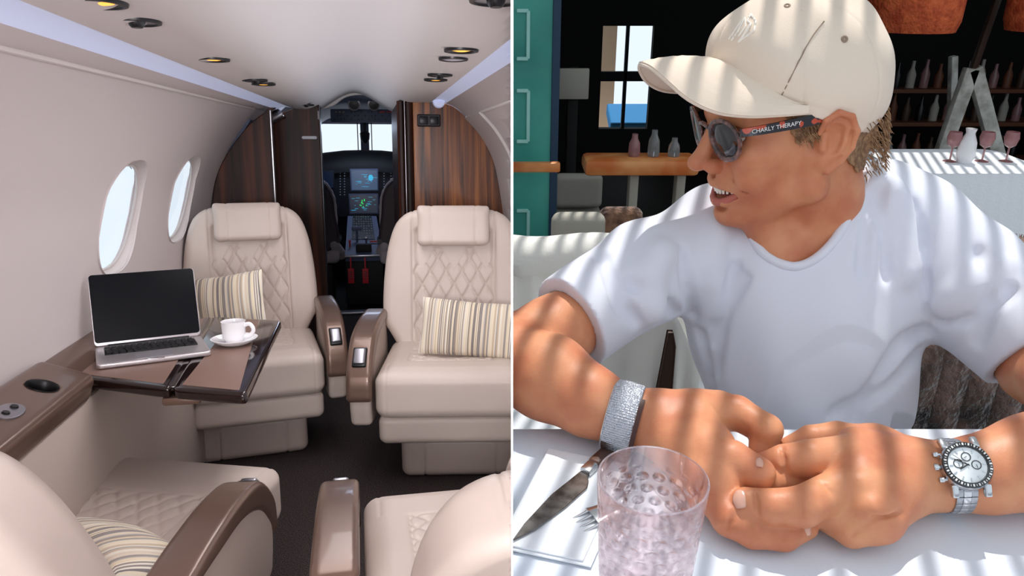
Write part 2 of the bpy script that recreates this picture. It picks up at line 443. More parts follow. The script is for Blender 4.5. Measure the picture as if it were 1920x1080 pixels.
# window openings with flared reveals
def oval(a, b, n=40, p=2.7):
    out = []
    for i in range(n):
        t = 2 * PI * i / n; c, s_ = math.cos(t), math.sin(t)
        out.append((a * math.copysign(abs(c) ** (2 / p), c), b * math.copysign(abs(s_) ** (2 / p), s_)))
    return out
WINS = [(2.585, 1.075), (3.38, 1.085)]
cutters = []
for i, (vc, zc) in enumerate(WINS):
    rings = []
    ov = oval(0.188, 0.178)
    V = [(-1.2, vc + a, zc + b) for a, b in ov] + [(-0.3, vc + a, zc + b) for a, b in ov]; n = len(ov)
    F = [tuple(range(n)), tuple(range(2 * n - 1, n - 1, -1))] + [(k, k + n, (k + 1) % n + n, (k + 1) % n) for k in range(n)]
    c = part('cutter', (V, F), 'liner', smooth=False); bm = bmesh.new(); bm.from_mesh(c.data); bmesh.ops.recalc_face_normals(bm, faces=bm.faces[:]); bm.to_mesh(c.data); bm.free()
    cut_hole(wl, c)
    w = props(part('window_%d' % (i + 1), ([], []), None), kind='structure')
    w.name = 'window_%d' % (i + 1)
    # reveal: rolled lip, tapering sleeve, inner pane frame
    sec = [(1.0, 0.004), (0.99, -0.002), (0.975, -0.010), (0.96, -0.014), (0.945, -0.018), (0.93, -0.022), (0.92, -0.03)]
    V = []; 
    for sc_, du in sec:
        for a, b in oval(0.191, 0.181):
            z = zc + b * sc_
            V.append((wall_u(zc + b) * (1 - min(1, -du / .05)) + (wall_u(zc) + (b * 0.28)) * min(1, -du / .05) + du if du < 0 else wall_u(zc + b) + du, vc + a * sc_, z))
    F = [(r * n + k, r * n + (k + 1) % n, (r + 1) * n + (k + 1) % n, (r + 1) * n + k) for r in range(len(sec) - 1) for k in range(n)]
    structure('window_reveal', (V, F), 'liner', parent=w)
    u0 = wall_u(zc) - 0.016
    rg = []
    for k, (a, b) in enumerate(oval(0.176, 0.166)): rg.append((u0 + b * 0.28, vc + a, zc + b))
    structure('window_frame', tube(rg + [rg[0], rg[1]], 0.005, 8, False), 'frame_plastic', parent=w)
    pv = [(u0 - 0.008 + b * 0.28, vc + a, zc + b) for a, b in oval(0.175, 0.165)]; pv2 = [(x - 0.004, y, z) for x, y, z in pv]
    structure('window_pane', (pv + pv2, [tuple(range(n)), tuple(range(2 * n - 1, n - 1, -1))] + [(k, k + n, (k + 1) % n + n, (k + 1) % n) for k in range(n)]), 'window_pane', smooth=False, parent=w)

# ceiling: flat sides, soft dome down the middle
def ceil_z(u, v):
    d = abs(u - UC) / 0.29; s_ = max(0.0, 1 - d); s_ = s_ * s_ * (3 - 2 * s_)
    return 1.522 + 0.125 * s_ * (0.75 + 0.25 * min(1, max(0, v / 4)))
def ceil(s, t):
    v = V0 + (4.95 - V0) * s; p = left_prof(v)['ce']; u = lerp(p[0], 0.312, t)
    z = ceil_z(u, v); e = max(0, 1 - t / 0.12); return (u, v, z + (p[1] - 1.522) * e)
structure('ceiling', sheet(ceil, 50, 60, 0.02), 'headliner')
structure('trim_1', sheet(lambda s, t: (lambda p, q, v: (lerp(p[0], q[0], t), v, lerp(p[1], q[1], t) + 0.010 * math.sin(t * PI)))(left_prof(V0 + (4.5 - V0) * s)['ce'], left_prof(V0 + (4.5 - V0) * s)['cl'], V0 + (4.5 - V0) * s), 40, 8, -0.012), 'cove_lens')
structure('trim_2', sheet(lambda s, t: (lambda p, q, v: (lerp(p[0], q[0], t) - 0.003 * math.sin(t * PI), v, lerp(p[1], q[1], t) - 0.006 * math.sin(t * PI)))(left_prof(V0 + (4.5 - V0) * s)['cl'], left_prof(V0 + (4.5 - V0) * s)['tr'], V0 + (4.5 - V0) * s), 40, 8, -0.012), 'liner')
structure('trim_3', tube([(left_prof(v)['tr'][0] + .002, v, left_prof(v)['tr'][1] - .002) for v in np.linspace(V0, 4.03, 30)], 0.006, 8), 'headliner')
# right cove, valance, bead and wall
structure('trim_4', sheet(lambda s, t: (lerp(.306, .385, t), V0 + (3.78 - V0) * s, 1.522 - .004 * t + 0.010 * math.sin(t * PI)), 40, 8, 0.012), 'cove_lens')
structure('trim_5', sheet(lambda s, t: (lerp(.385, .490, t), V0 + (3.80 - V0) * s, 1.518 - .062 * t ** 1.6), 40, 10, 0.012), 'liner')
structure('trim_6', tube([(.490, v, 1.453) for v in np.linspace(V0, 3.80, 10)], 0.006, 8), 'headliner')
WR = [(p.x, p.y) for p in spline([(.490, 1.453, 0), (.571, 1.361, 0), (.638, 1.228, 0), (.679, 1.011, 0), (.70, .80, 0), (.69, .5, 0), (.62, 0.0, 0)], 36)]
def right_wall(s, t):
    k = t * (len(WR) - 1); i = min(int(k), len(WR) - 2); f = k - i
    return (WR[i][0] + (WR[i + 1][0] - WR[i][0]) * f, V0 + (3.80 - V0) * s, WR[i][1] + (WR[i + 1][1] - WR[i][1]) * f)
structure('wall_right', sheet(right_wall, 20, 36, 0.03), 'liner')
structure('trim_7', sheet(lambda s, t: (lambda k: (WR[k][0] - 0.012, lerp(3.30, 3.79, t), WR[k][1] - 0.004))(min(int(s * 22), 22)), 22, 4, -0.012), 'frame_plastic')
structure('trim_20', xf(lathe([(0, -.02), (.016, -.016), (.026, 0), (.030, .02), (.026, .04), (0, .05)], 24), Matrix.Translation((.345, 3.74, 1.520)) @ RX(90)), 'cove_lens')
# carpeted floor and side panels
structure('floor', box((-0.06, 2.6, -0.02), (1.62, 6.9, 0.04)), 'carpet', smooth=False)
structure('trim_8', box((-0.725, 1.35, 0.345), (0.04, 4.5, 0.66), 0.01), 'leather_shell')
# threshold strip
structure('trim_9', box((-0.18, 6.02, 0.012), (0.86, 0.10, 0.02), 0.004), 'satin_metal')

# left ledge with the raised console end
ledge = thing('side_ledge', 'brown side ledge running along the cabin wall beneath the windows', 'ledge', (-0.76, 1.6, 0.70))
part('ledge_top', sheet(lambda s, t: ((lambda k: ([-.062, -.05, .0, .036, .046, .040, .020][k]))(int(t * 6 + .5)), lerp(-2.2, 1.75, s), (lambda k: [.058, .056, .028, .010, -.004, -.020, -.026][k])(int(t * 6 + .5))), 30, 6, -0.012), 'bronze_trim', ledge)
con = thing('armrest_console', 'brown armrest console with cup holder and oval control button plate', 'console', (-0.72, 1.1, 0.66))
f = Field((-.14, -1.9, -.02), (.08, 0.95, .14), 0.006)
f.add(s_box((-.038, -.5, .066), (.070, 1.36, .036), 0.022)); f.add(s_box((-.020, -.5, .046), (.050, 1.34, .022), 0.016), 0.02)
cp = CP(50, 725, z=.762); cup = (cp.x + .72, cp.y - 1.1, .078)
cup = (-.035, cup[1] + .01, .078)
f.sub(s_cap((cup[0], cup[1], .02), (cup[0], cup[1], .15), .032))
CT = Matrix.Translation((-.038, 0, .066)) @ RY(20) @ Matrix.Translation((.038, 0, -.066))
part('console_body', f.mesh(), 'bronze_trim', con, smooth='all', rot=CT)
part('cup_holder', xf(lathe([(0.0, -.035), (.027, -.035), (.030, .0), (.031, .022), (.0345, .0262), (.035, .022)], 32), CT @ Matrix.Translation(cup)), 'black_plastic', con, label='black round cup holder')
bp = CP(27, 768, z=.762); bb = (-.030, bp.y - 1.1, .1025)
pl = part('button_plate', rot=CT, geo=prism([(a * 0.9 + bb[0], b + bb[1]) for a, b in oval(.027, .042, 32, 2.2)], bb[2] - .004, bb[2] + .004, 0.0015), m='satin_metal', parent=con, label='oval satin metal plate')
for dy in (-.019, .019):
    part('button', xf(lathe([(0.0, .004), (.0065, .004), (.008, .001), (.008, -.003)], 20), Matrix.Translation((bb[0], bb[1] + dy, bb[2] + .004))), 'black_plastic', pl)

# folding table in two leaves
ZT = 0.72
tA, tH1, tB = CP(92, 700, z=ZT), CP(318, 727, z=ZT), CP(462, 738, z=ZT)
tC, tH2, tD = CP(528, 600, z=ZT), CP(398, 593, z=ZT), CP(184, 622, z=ZT)
TO = (tA + tB + tC + tD) / 4; TO.z = ZT
tab = thing('folding_table', 'fold-out table with brown leather leaves and glossy dark edge', 'table', TO)
def leaf(q, inset, name, lab=None):
    q = [p - TO for p in q]; c = sum(q, Vector()) / 4
    def shrink(d):
        out = []
        for i in range(4):
            p, a, b = q[i], q[i - 1], q[(i + 1) % 4]
            e1 = (a - p).normalized(); e2 = (b - p).normalized(); sn = abs(e1.x * e2.y - e1.y * e2.x)
            out.append(p + (e1 * d[i] + e2 * d[(i + 1) % 4]) / max(sn, .3) if True else p)
        return out
    def rounded(P, r):
        out = []
        for i in range(4):
            p, a, b = P[i], P[i - 1], P[(i + 1) % 4]; e1 = (a - p).normalized() * r; e2 = (b - p).normalized() * r
            for k in range(5):
                t = k / 4; out.append((p + e1) * (1 - t) ** 2 + p * 2 * t * (1 - t) + (p + e2) * t * t)
        return out
    lf = part(name, prism([(p.x, p.y) for p in rounded(q, .022)], -.030, 0.0, 0.009, 3), 'gloss_edge', tab)
    ins = rounded(shrink(inset), .006)
    part('leather_inlay', prism([(p.x, p.y) for p in ins], -.002, 0.0012, 0.0004, 1), 'table_leather', lf, label='matt brown leather inlay')
    return lf
leaf([tA, tH1, tH2, tD], [.02] * 4, 'table_leaf')
g = (tB - tH1).normalized() * 0.006
leaf([tH1 + g, tB, tC, tH2 + g], [.025, .02, .018, .075], 'table_leaf')
part('hinge_strip', box(((tH1 + tH2) / 2 - TO + Vector((0, 0, -.008))), (.03, (tH2 - tH1).length * .96, .012), .002, R=Matrix.Rotation(math.atan2(-(tH2 - tH1).x, (tH2 - tH1).y), 4, 'Z')), 'gloss_edge', tab)
hm = tH1 - TO
part('support_arm', tube([(hm.x + .02, hm.y + .10, -.045), (hm.x - .05, hm.y + .20, -.06), (-.715 - TO.x, 2.35 - TO.y, -.075)], [.016, .016, .016], 10), 'dark_metal', tab)
part('support_pad', box((hm.x + .02, hm.y + .06, -.040), (.09, .10, .022), .008), 'bronze_trim', tab)

# laptop
lfl, lfr, lbr, lbl = CP(181, 693, z=ZT + .004), CP(397, 666, z=ZT + .004), CP(379, 616, z=ZT + .004), CP(188, 634, z=ZT + .004)
LW = (lfr - lfl).length; LD = ((lbr - lfr).length + (lbl - lfl).length) / 2; la = math.atan2((lfr - lfl).y, (lfr - lfl).x)
LD = min(LD, LW * .74)
lap = thing('laptop', 'open silver laptop with a dark screen on the brown table', 'laptop', ((lfl.x + lfr.x) / 2, (lfl.y + lfr.y) / 2, ZT + .0013), la)
base = part('laptop_base', xf(prism(rrect(LW, LD, .012, 5), 0, .014, .004, 3), Matrix.Translation((0, LD / 2, .001))), 'aluminium', lap)
kb = part('keyboard', xf(prism(rrect(LW * .84, LD * .45, .004, 3), 0, .0008), Matrix.Translation((0, LD * .67, .0147))), 'black_plastic', lap, label='black keyboard')
kw = LW * .84 / 14.6; kh = LD * .45 / 6.0
key_me = mesh_from('key', box((0, 0, 0), (kw * .82, kh * .80, .0022), .0008, 2), 'key_black')
space_me = mesh_from('key', box((0, 0, 0), (kw * 5.6, kh * .80, .0022), .0008, 2), 'key_black')
for r_ in range(6):
    y = LD * .67 - LD * .45 / 2 + kh * (r_ + .5)
    if r_ == 0:
        xs = [(-6.7, 0), (-5.6, 0), (-4.5, 0), (-3.4, 0), (0.1, 1), (3.6, 0), (4.6, 0), (5.7, 0), (6.75, 0)]
    else:
        off = (0.0, .28, .12, 0.0, .15, 0.0)[r_]; xs = [(-6.75 + off + i * 1.02, 0) for i in range(14 if r_ in (3, 5, 4) else 13)]
    for kx, sp in xs: part('key', space_me if sp else key_me, None, kb, loc=(kx * kw, y, .0166))
part('trackpad', xf(prism(rrect(LW * .335, LD * .30, .005, 3), 0, .0006), Matrix.Translation((0, LD * .21, .0149))), 'trackpad', lap, label='grey trackpad')
part('latch_notch', box((0, .001, .0135), (LW * .16, .006, .003), .001), 'chrome', lap)
def lapz(px, py):                # where the lid passes behind its base edge
    return CP(px, py, z=ZT + .016)
SL = LD * .985; LA = 17          # the lid leans back by LA degrees
lid = part('lid', xf(prism(rrect(LW, SL, .011, 5), -.0035, .0035, .0015, 2), Matrix.Translation((0, SL / 2, 0))), 'aluminium', lap, loc=(0, LD - .002, .016), rot=RX(90 - LA))
part('screen', xf(prism(rrect(LW * .985, SL * .955, .009, 5), .0035, .0048), Matrix.Translation((0, SL / 2 + .004, 0))), 'laptop_screen', lid, label='switched-off black glass screen')
part('hinge_bar', tube([(-LW * .38, LD - .006, .015), (LW * .38, LD - .006, .015)], .005, 10), 'black_plastic', lap)

# coffee cup on its saucer
cc = CP(440, 646, z=ZT)
sau = solo('saucer', lathe([(0.0, .003), (.030, .003), (.032, 0.0), (.038, 0.0), (.052, .008), (.0655, .018), (.0665, .020), (.064, .0205), (.050, .0125), (.038, .0065), (.026, .006), (0.0, .006)], 48), 'china', 'white china saucer under the coffee cup on the brown table', 'saucer', loc=(cc.x, cc.y, ZT + .0013))
cupo = thing('coffee_cup', 'white coffee cup half full of black coffee standing on its saucer', 'cup', (cc.x, cc.y, ZT + .0075), rz=-.25)
part('cup_body', lathe([(0.0, .0), (.022, .0), (.026, .003), (.032, .016), (.0335, .035), (.0345, .062), (.0352, .0640), (.0335, .0645), (.0322, .060), (.0312, .035), (.029, .016), (.022, .007), (0.0, .006)], 48), 'china', cupo)
part('handle', tube(spline([(.033, 0, .052), (.048, 0, .056), (.058, 0, .046), (.058, 0, .032), (.046, 0, .020), (.032, 0, .018)], 24), .0048, 10, flat=1.3), 'china', cupo)
part('coffee', lathe([(0.0, .048), (.0316, .048), (.0310, .047), (0.0, .047)], 40), 'coffee', cupo, label='black coffee')

# ------------------------------------------------------------------ seats
def s_poly(P, a0, a1, r, axis='Y'):
    """2-D outline extruded along an axis, all edges rounded by r. P in (x,z) for Y, (y,z) for X, (x,y) for Z"""
    P = np.array(P, np.float32)
    def fn(X, Y, Z):
        A, B, H = (X, Z, Y) if axis == 'Y' else ((Y, Z, X) if axis == 'X' else (X, Y, Z))
        A2, B2 = np.broadcast_arrays(A, B); d = np.full(A2.shape, 1e9, np.float32); s_ = np.ones(A2.shape, np.float32)
        n = len(P)
        for i in range(n):
            p, q = P[i], P[i - 1]; ex, ey = q - p; wx, wy = A2 - p[0], B2 - p[1]
            t = np.clip((wx * ex + wy * ey) / (ex * ex + ey * ey + 1e-12), 0, 1)
            d = np.minimum(d, (wx - ex * t) ** 2 + (wy - ey * t) ** 2)
            c1 = B2 >= p[1]; c2 = B2 < q[1]; c3 = ex * wy > ey * wx
            fl = (c1 & c2 & c3) | (~c1 & ~c2 & ~c3); s_ = np.where(fl, -s_, s_)
        d2 = s_ * np.sqrt(d) + r; h = np.abs(H - (a0 + a1) / 2) - (a1 - a0) / 2 + r
        return np.sqrt(np.maximum(d2, 0) ** 2 + np.maximum(h, 0) ** 2) + np.minimum(np.maximum(d2, h), 0) - r
    lo2, hi2 = P.min(0), P.max(0)
    if axis == 'Y': return fn, [lo2[0], a0, lo2[1]], [hi2[0], a1, hi2[1]]
    if axis == 'X': return fn, [a0, lo2[0], lo2[1]], [a1, hi2[0], hi2[1]]
    return fn, [lo2[0], lo2[1], a0], [hi2[0], hi2[1], a1]
def groove(fn2, lo, hi): return fn2, lo, hi
def sm(P, n=60, closed=True): return [(p.x, p.y) for p in spline([(a, b, 0) for a, b in P], n, closed)]

def make_seat_meshes(s):
    """s = +1: the aisle armrest is on +x. The seat faces -y, its origin on the floor under the middle of the cushion."""
    M = {}
    # cushion
    f = Field((-.30, -.32, .26), (.30, .32, .56), .0045)
    f.add(s_box((0, -.01, .385), (.262, .275, .090), .045)); f.add(s_box((0, .0, .44), (.235, .25, .045), .04), .03)
    f.sub(s_ell((0, .10, .60), (.20, .36, .130)), .03)
    def q(X, Y, Z):
        a, b = .056, .052; inside = (np.abs(X) < .155) & (Y > -.135)
        g = 0
        for q_ in (X / a + Y / b, X / a - Y / b):
            d = np.abs(q_ - np.round(q_)) * .038; g = g + np.exp(-(d / .0042) ** 2)
        g = np.minimum(g, 1.2) * .0056 - .0018
        rim = np.exp(-((np.maximum(np.abs(X) - .155, -(Y + .135))) / .0035) ** 2) * ((np.abs(X) < .162) & (Y > -.142)) * .004
        return (np.where(inside, g, 0) + rim) * (Z > .40)
    f.bump((q, (-.17, -.16, .40), (.17, .30, .56)))
    # stitched corner seams on the front corners
    def cs(X, Y, Z): return np.exp(-((np.abs(np.abs(X) - .222)) / .0035) ** 2) * .0028 * (Y < -.15) + 0 * Z
    f.bump((cs, (-.26, -.30, .29), (.26, -.15, .50)))
    M['seat_cushion'] = (f.mesh(), 'leather')
    f = Field((-.30, -.30, .17), (.30, .30, .33), .007)
    f.add(s_box((0, .0, .245), (.256, .255, .058), .03)); M['seat_skirt'] = (f.mesh(), 'leather_shell')
    f = Field((-.28, -.26, -.01), (.28, .28, .22), .005)
    bx_ = -s * .03; f.add(s_box((bx_, .065, .105), (.222, .20, .105), .035)); f.add(s_box((bx_, .09, .16), (.215, .19, .05), .03), .02)
    def ip(X, Y, Z):
        d = np.sqrt(np.maximum(np.abs(X - bx_) - .105, 0) ** 2 + np.maximum(np.abs(Z - .07) - .055, 0) ** 2) + np.minimum(np.maximum(np.abs(X - bx_) - .105, np.abs(Z - .07) - .055), 0) - .03
        return np.exp(-(d / .0035) ** 2) * .006 * (Y < -.08)
    f.bump((ip, (-.27, -.14, -.01), (.27, -.06, .2))); M['seat_base'] = (f.mesh(), 'leather_shell')
    # backrest, upright; hinge at z=.42
    half = [(0, .40), (.20, .40), (.235, .47), (.262, .52), (.284, .56), (.288, .62), (.286, .70), (.278, .80), (.262, .90), (.232, .985), (.185, 1.030), (.12, 1.045), (0, 1.048)]
    out = [(x, z - .42) for x, z in half] + [(-x, z - .42) for x, z in half[::-1][1:-1]]
    f = Field((-.32, -.10, -.06), (.32, .12, .68), .0045)
    f.add(s_poly(sm(out, 110), -.045, .085, .036))
    f.sub(s_box((0, -.062, .24), (.160, .030, .30), .02), .03)      # the recessed middle panel
    def q2(X, Y, Z):
        a, b = .064, .116; inside = (np.abs(X) < .158) & (Z < .46 + .0 * X)
        zz = Z - .30; g = 0
        for q_ in (X / a + zz / b, X / a - zz / b):
            d = np.abs(q_ - np.round(q_)) * .056; g = g + np.exp(-(d / .0046) ** 2)
        top = .325 + .058 * (1 - 2 * np.abs((X / (2 * a)) % 1 - .5)) * 2
        g = np.minimum(g, 1.2) * .0062 - .0022
        return np.where(inside & (Z < top + .04), g, 0) * (Y < 0)
    f.bump((q2, (-.17, -.06, -.02), (.17, .0, .48)))
    def seam(X, Y, Z): return np.exp(-((np.abs(np.abs(X) - .166)) / .003) ** 2) * .004 * (Y < 0.02) + 0 * Z
    f.bump((seam, (-.18, -.07, -.04), (.18, .02, .63)))
    M['backrest'] = (f.mesh(), 'leather')
    f = Field((-.19, -.13, .40), (.19, .11, .68), .0045)
    f.add(s_box((0, -.062, .545), (.142, .030, .078), .024, Matrix.Rotation(rad(-4), 3, 'X')))
    f.add(s_box((0, -.01, .622), (.142, .060, .014), .012), .03)
    def hs(X, Y, Z): return np.exp(-((np.abs(np.abs(X) - .088)) / .0035) ** 2) * .003 + .0016 * np.sin(X * 60 + Z * 40) * np.exp(-((np.abs(X) - .12) / .03) ** 2) + 0 * Y
    f.bump((hs, (-.15, -.11, .44), (.15, .07, .64)))
    M['headrest'] = (f.mesh(), 'leather')
    # aisle armrest
    ax0, ax1 = (.270, .358) if s > 0 else (-.358, -.270)
    side = sm([(.20, .27), (.24, .40), (.24, .56), (.22, .600), (.10, .606), (-.05, .596), (-.17, .560), (-.255, .47), (-.275, .38), (-.262, .30), (-.235, .262), (-.10, .255)], 72)
    f = Field((ax0 - .02, -.31, .22), (ax1 + .02, .28, .65), .006); f.add(s_poly(side, ax0 + .006, ax1 - .006, .02, 'X')); M['armrest_side'] = (f.mesh(), 'leather_shell')
    cap_ = sm([(.235, .590), (.225, .618), (.10, .624), (-.05, .614), (-.18, .578), (-.272, .482), (-.292, .40), (-.288, .372), (-.262, .372), (-.240, .42), (-.17, .50), (-.05, .555), (.10, .575)], 90)
    f = Field((ax0 - .02, -.32, .34), (ax1 + .02, .28, .65), .005); f.add(s_poly(cap_, ax0 - .001, ax1 + .001, .014, 'X')); M['armrest_cap'] = (f.mesh(), 'bronze_trim')
    xm = (ax0 + ax1) / 2
    M['control_bezel'] = (box((xm, -.236, .528), (.050, .082, .014), .006, 3, RX(46)), 'black_plastic')
    M['control_lever'] = (box((xm, -.240, .533), (.040, .066, .018), .007, 3, RX(46)), 'satin_metal')
    return {k: (mesh_from(k, g, m, 'all' if k not in ('control_bezel', 'control_lever') else True)) for k, (g, m) in M.items()}
SEATM = {1: make_seat_meshes(1), -1: make_seat_meshes(-1)}
def seat(side, u, v, deg, label, recline=8, sc=(1, 1, 1), cush=(1.0, 0), bdx=0.0):
    t = thing('cabin_seat', label, 'seat', (u, v, 0), group='leather seats of the cabin'); place(t, (u, v, 0), rad(deg), sc)
    M = SEATM[side]
    for k in ('seat_cushion', 'seat_skirt', 'seat_base', 'armrest_side', 'armrest_cap', 'control_bezel'):
        o = part(k, M[k], None, t)
        if k == 'seat_cushion' and cush[0] != 1: o.matrix_basis = Matrix.Translation((0, .265 * (1 - cush[0]), 0)) @ RZ(cush[1]) @ Matrix.Diagonal((1, cush[0], 1, 1))
        if k == 'control_bezel': part('control_lever', M['control_lever'], None, o)
    b = part('backrest', M['backrest'], None, t, loc=(bdx, .20, .42), rot=RX(-recline))
    part('headrest', M['headrest'], None, b)
    return t
s1 = seat(1, -0.505, 3.28, 9, 'quilted cream seat behind the folding table, facing the camera')
s2 = seat(-1, 0.31, 2.93, -9, 'quilted cream seat right of the aisle, facing the camera, long striped pillow on it', sc=(1.06, 1, 1.0))
s3 = seat(-1, -0.65, 1.55, 180 - 6, 'near cream seat at lower left, seen from behind with striped pillow', recline=21, sc=(1, 1.2, .9), cush=(1.42, -12), bdx=.02)
s4 = seat(1, 0.225, 1.53, 180 + 1, 'near cream seat at lower right of the cabin, seen from behind, without pillow', recline=33, sc=(1, 1.1, .88), bdx=-.10)

# pillows
def pillow(w, h, th):
    def g(sg):
        def fn(s, t):
            a, b = 2 * s - 1, 2 * t - 1; e = max(0.0, (1 - a * a)) * max(0.0, (1 - b * b))
            k = 1 - .05 * (a * a + b * b) + .05 * a * a * b * b * 2
            x = a * w / 2 * (1 - .05 * (1 - b * b) * 0 - .04 * (1 - abs(b)) * abs(a)); z = b * h / 2 * (1 - .06 * (1 - abs(a)) * abs(b))
            return (x, sg * (th / 2) * e ** .42 + .003 * math.sin(7 * a + 3 * b) * e, z)
        return fn
    A = sheet(g(1), 36, 24); B = sheet(g(-1), 36, 24); return join(A, (B[0], [f[::-1] for f in B[1]]))
def add_pillow(w, h, th, loc, rot, label):
    p = solo('striped_pillow', pillow(w, h, th), 'stripes', label, 'pillow', 'striped pillows on the seats', smooth='all'); place(p, loc, rot=rot); return p
pr = CP(880, 620, v=2.86)
add_pillow(.43, .225, .11, (pr.x + .02, pr.y, pr.z + .005), RZ(-14) @ RY(4) @ RX(-16), 'long striped pillow lying across the seat right of the aisle')
pl_ = CP(428, 570, v=3.12)
add_pillow(.34, .24, .11, (pl_.x - .02, pl_.y, pl_.z), RZ(-10) @ RY(-8) @ RX(-18), 'striped pillow half hidden behind the laptop screen')
pn = CP(300, 1030, z=.50)
add_pillow(.34, .24, .11, (pn.x - .06, pn.y - .02, pn.z - .0), RZ(-46) @ RX(58) @ RZ(0), 'striped pillow on the near left seat beside its armrest')

# ------------------------------------------------------------------ bulkheads and doorway
def cpoly(pix, v): return [(lambda p: (p.x, p.z))(CP(x, y, v=v)) for x, y in pix]
def slab(P, v0, v1):             # outline in (u, z) extruded along v
    g = prism(P, 0, v1 - v0, .004, 2); return ([(x, v0 + z, y) for x, y, z in g[0]], g[1])
aL = sm(cpoly([(397, 384), (406, 331), (431, 280), (466, 235), (494, 212), (511, 203)], 4.05), 40, False)
uE = CP(511, 300, v=4.05).x
structure('wall_bulkhead_left', slab([(-.76, 0), (-.80, .5), (-.805, .85)] + aL + [(uE, aL[-1][1]), (uE, 0)], 4.05, 4.08), 'wood_dark', smooth=False)
structure('trim_10', box((uE + .004, 4.055, .75), (.008, .05, 1.48), .002), 'chrome', smooth=False)
uD = CP(602, 300, v=4.55).x
structure('wall_bulkhead_front_left', slab([(-.80, 0), (-.80, .9), (-.775, 1.1), (-.70, 1.27), (-.62, 1.40), (-.52, 1.49), (uD - .04, 1.560), (uD, 1.560), (uD, 0)], 4.55, 4.60), 'wood_dark', smooth=False)
structure('trim_11', box((uD + .004, 4.56, .77), (.008, .07, 1.54), .002), 'dark_metal', smooth=False)
aR = sm(cpoly([(818, 190), (850, 200), (880, 225), (905, 255), (930, 305), (945, 385)], 3.80), 40, False)
uR = CP(776, 300, v=3.80).x
structure('wall_bulkhead_right', slab([(uR, 0), (uR, 1.528), (.34, 1.526)] + aR + [(.69, .8), (.68, .4), (.62, 0)], 3.80, 3.84), 'wood_mid', smooth=False)
# the closet side seen on edge: two rounded glossy wood columns and a chrome strip
for i, (px, w) in enumerate(((755, .030), (768, .034))):
    p = CP(px, 300, v=3.80 + .02 * (1 - i)); structure('trim_%d' % (12 + i), tube([(p.x, p.y + .02, 0), (p.x, p.y + .02, 1.53)], w * .75, 20), 'wood_dark')
    structure('trim_%d' % (14 + i), box((p.x + (-.020 if i else .012), p.y - .004, .765), (.004, .012, 1.53), .001), 'chrome', smooth=False)
structure('wall_closet_side', box((uR - .06, 4.35, .765), (.02, 1.1, 1.53), .004), 'wood_dark', smooth=False)
structure('wall_nose_left', sheet(lambda s, t: (lambda k: (WLs[k][0] + .0, 5.0 + 3.2 * s * .5, WLs[k][1]))(int(t * (len(WLs) - 1))), 6, 34, .02), 'cockpit_grey')
vent = thing('wall_vent', 'small framed double air grille on the dark wood bulkhead', 'vent', CP(804, 226, v=3.797))
part('vent_frame', box((0, -.004, 0), (.115, .010, .060), .006), 'dark_metal', vent, smooth=False)
for s_ in (-1, 1):
    part('vent_grille', box((s_ * .026, -.010, 0), (.044, .006, .040), .004), 'black_plastic', vent)
lp = CP(580, 258, v=4.54)
props(part('door_latch', xf(prism(rrect(.085, .018, .0085, 6), -.006, .0, .002), RX(90)), 'white_lens', loc=lp), 'small white oval latch on the wood partition left of the doorway', 'latch')
lp = CP(598, 216, v=4.54)
props(part('switch_plate', xf(prism(rrect(.014, .050, .006, 6), -.006, .0, .002), RX(90)), 'white_lens', loc=lp), 'narrow white switch plate at the top corner of the doorway', 'switch')
# entry door area between the left partitions: curved polished door frame
ed = thing('entry_door_frame', 'polished curved metal frame of the entry door behind the left partition', 'door frame', (-.62, 4.45, 1.35))
for k, (m_, r_, o_) in enumerate((('chrome', .016, 0.0), ('satin_metal', .028, .045), ('dark_metal', .02, .10))):
    pts = spline([(-.16 - o_ * .6, .04, -.36), (-.12 - o_ * .6, .04, -.20), (-.04 - o_ * .5, .04, -.04 + o_ * .2), (.07 - o_ * .3, .04, .08 + o_ * .2), (.16 - o_ * .2, .04, .135 + o_ * .2)], 20)
    part('frame_rail', tube(pts, r_, 10), m_, ed)
for k in range(5):
    part('latch_block', box((-.10 + k * .04, .0, -.10 + k * .045), (.022, .03, .016), .003, R=RY(-48)), 'chrome', ed)
structure('wall_entry', sheet(lambda s, t: (lambda k: (WLs[k][0], 4.08 + .5 * s, WLs[k][1]))(int((1 - t) * (len(WLs) - 1))), 4, 34, -.02), 'cockpit_grey')

# ------------------------------------------------------------------ ceiling fittings
def can(name, label, cat, px, py, kind, group, r=.040):
    p = CP(px, py, z=1.520); s = thing(name, label, cat, (p.x, p.y, ceil_z(p.x, p.y) - .001), group=group)
    part('rim', lathe([(r * .80, -.001), (r * .84, -.005), (r * .98, -.004), (r, 0), (r, .002), (r * .80, .003)], 40), 'black_plastic' if kind != 'lens' else 'dark_metal', s)
    if kind == 'lamp':
        part('reflector', lathe([(r * .82, -.0022), (r * .72, .0), (r * .5, .006)], 40), 'dark_metal', s)
        part('lamp_glass', lathe([(0, -.0035), (r * .3, -.003), (r * .55, -.0005), (r * .60, .002)], 32), 'amber_lamp', s, label='glowing amber lamp glass')
    elif kind == 'vent':
        part('socket', lathe([(r * .82, -.0015), (r * .6, -.0005), (0, .0)], 32), 'satin_metal', s)
        part('nozzle', lathe([(0, -.012), (r * .22, -.012), (r * .30, -.008), (r * .36, -.001), (r * .36, .002)], 24), 'black_plastic', s)
    else:
        part('lens', lathe([(0, -.004), (r * .6, -.0035), (r * .84, -.001)], 32), 'white_lens', s)
    return s
LG, VG = 'ceiling downlights of the cabin', 'ceiling air nozzles of the cabin'
can('ceiling_light', 'largest amber downlight, at top left of the cabin ceiling', 'ceiling light', 181, 6, 'lamp', LG, .048)
can('air_nozzle', 'large black air nozzle beside the big amber downlight', 'air vent', 256, 41, 'vent', VG, .044)
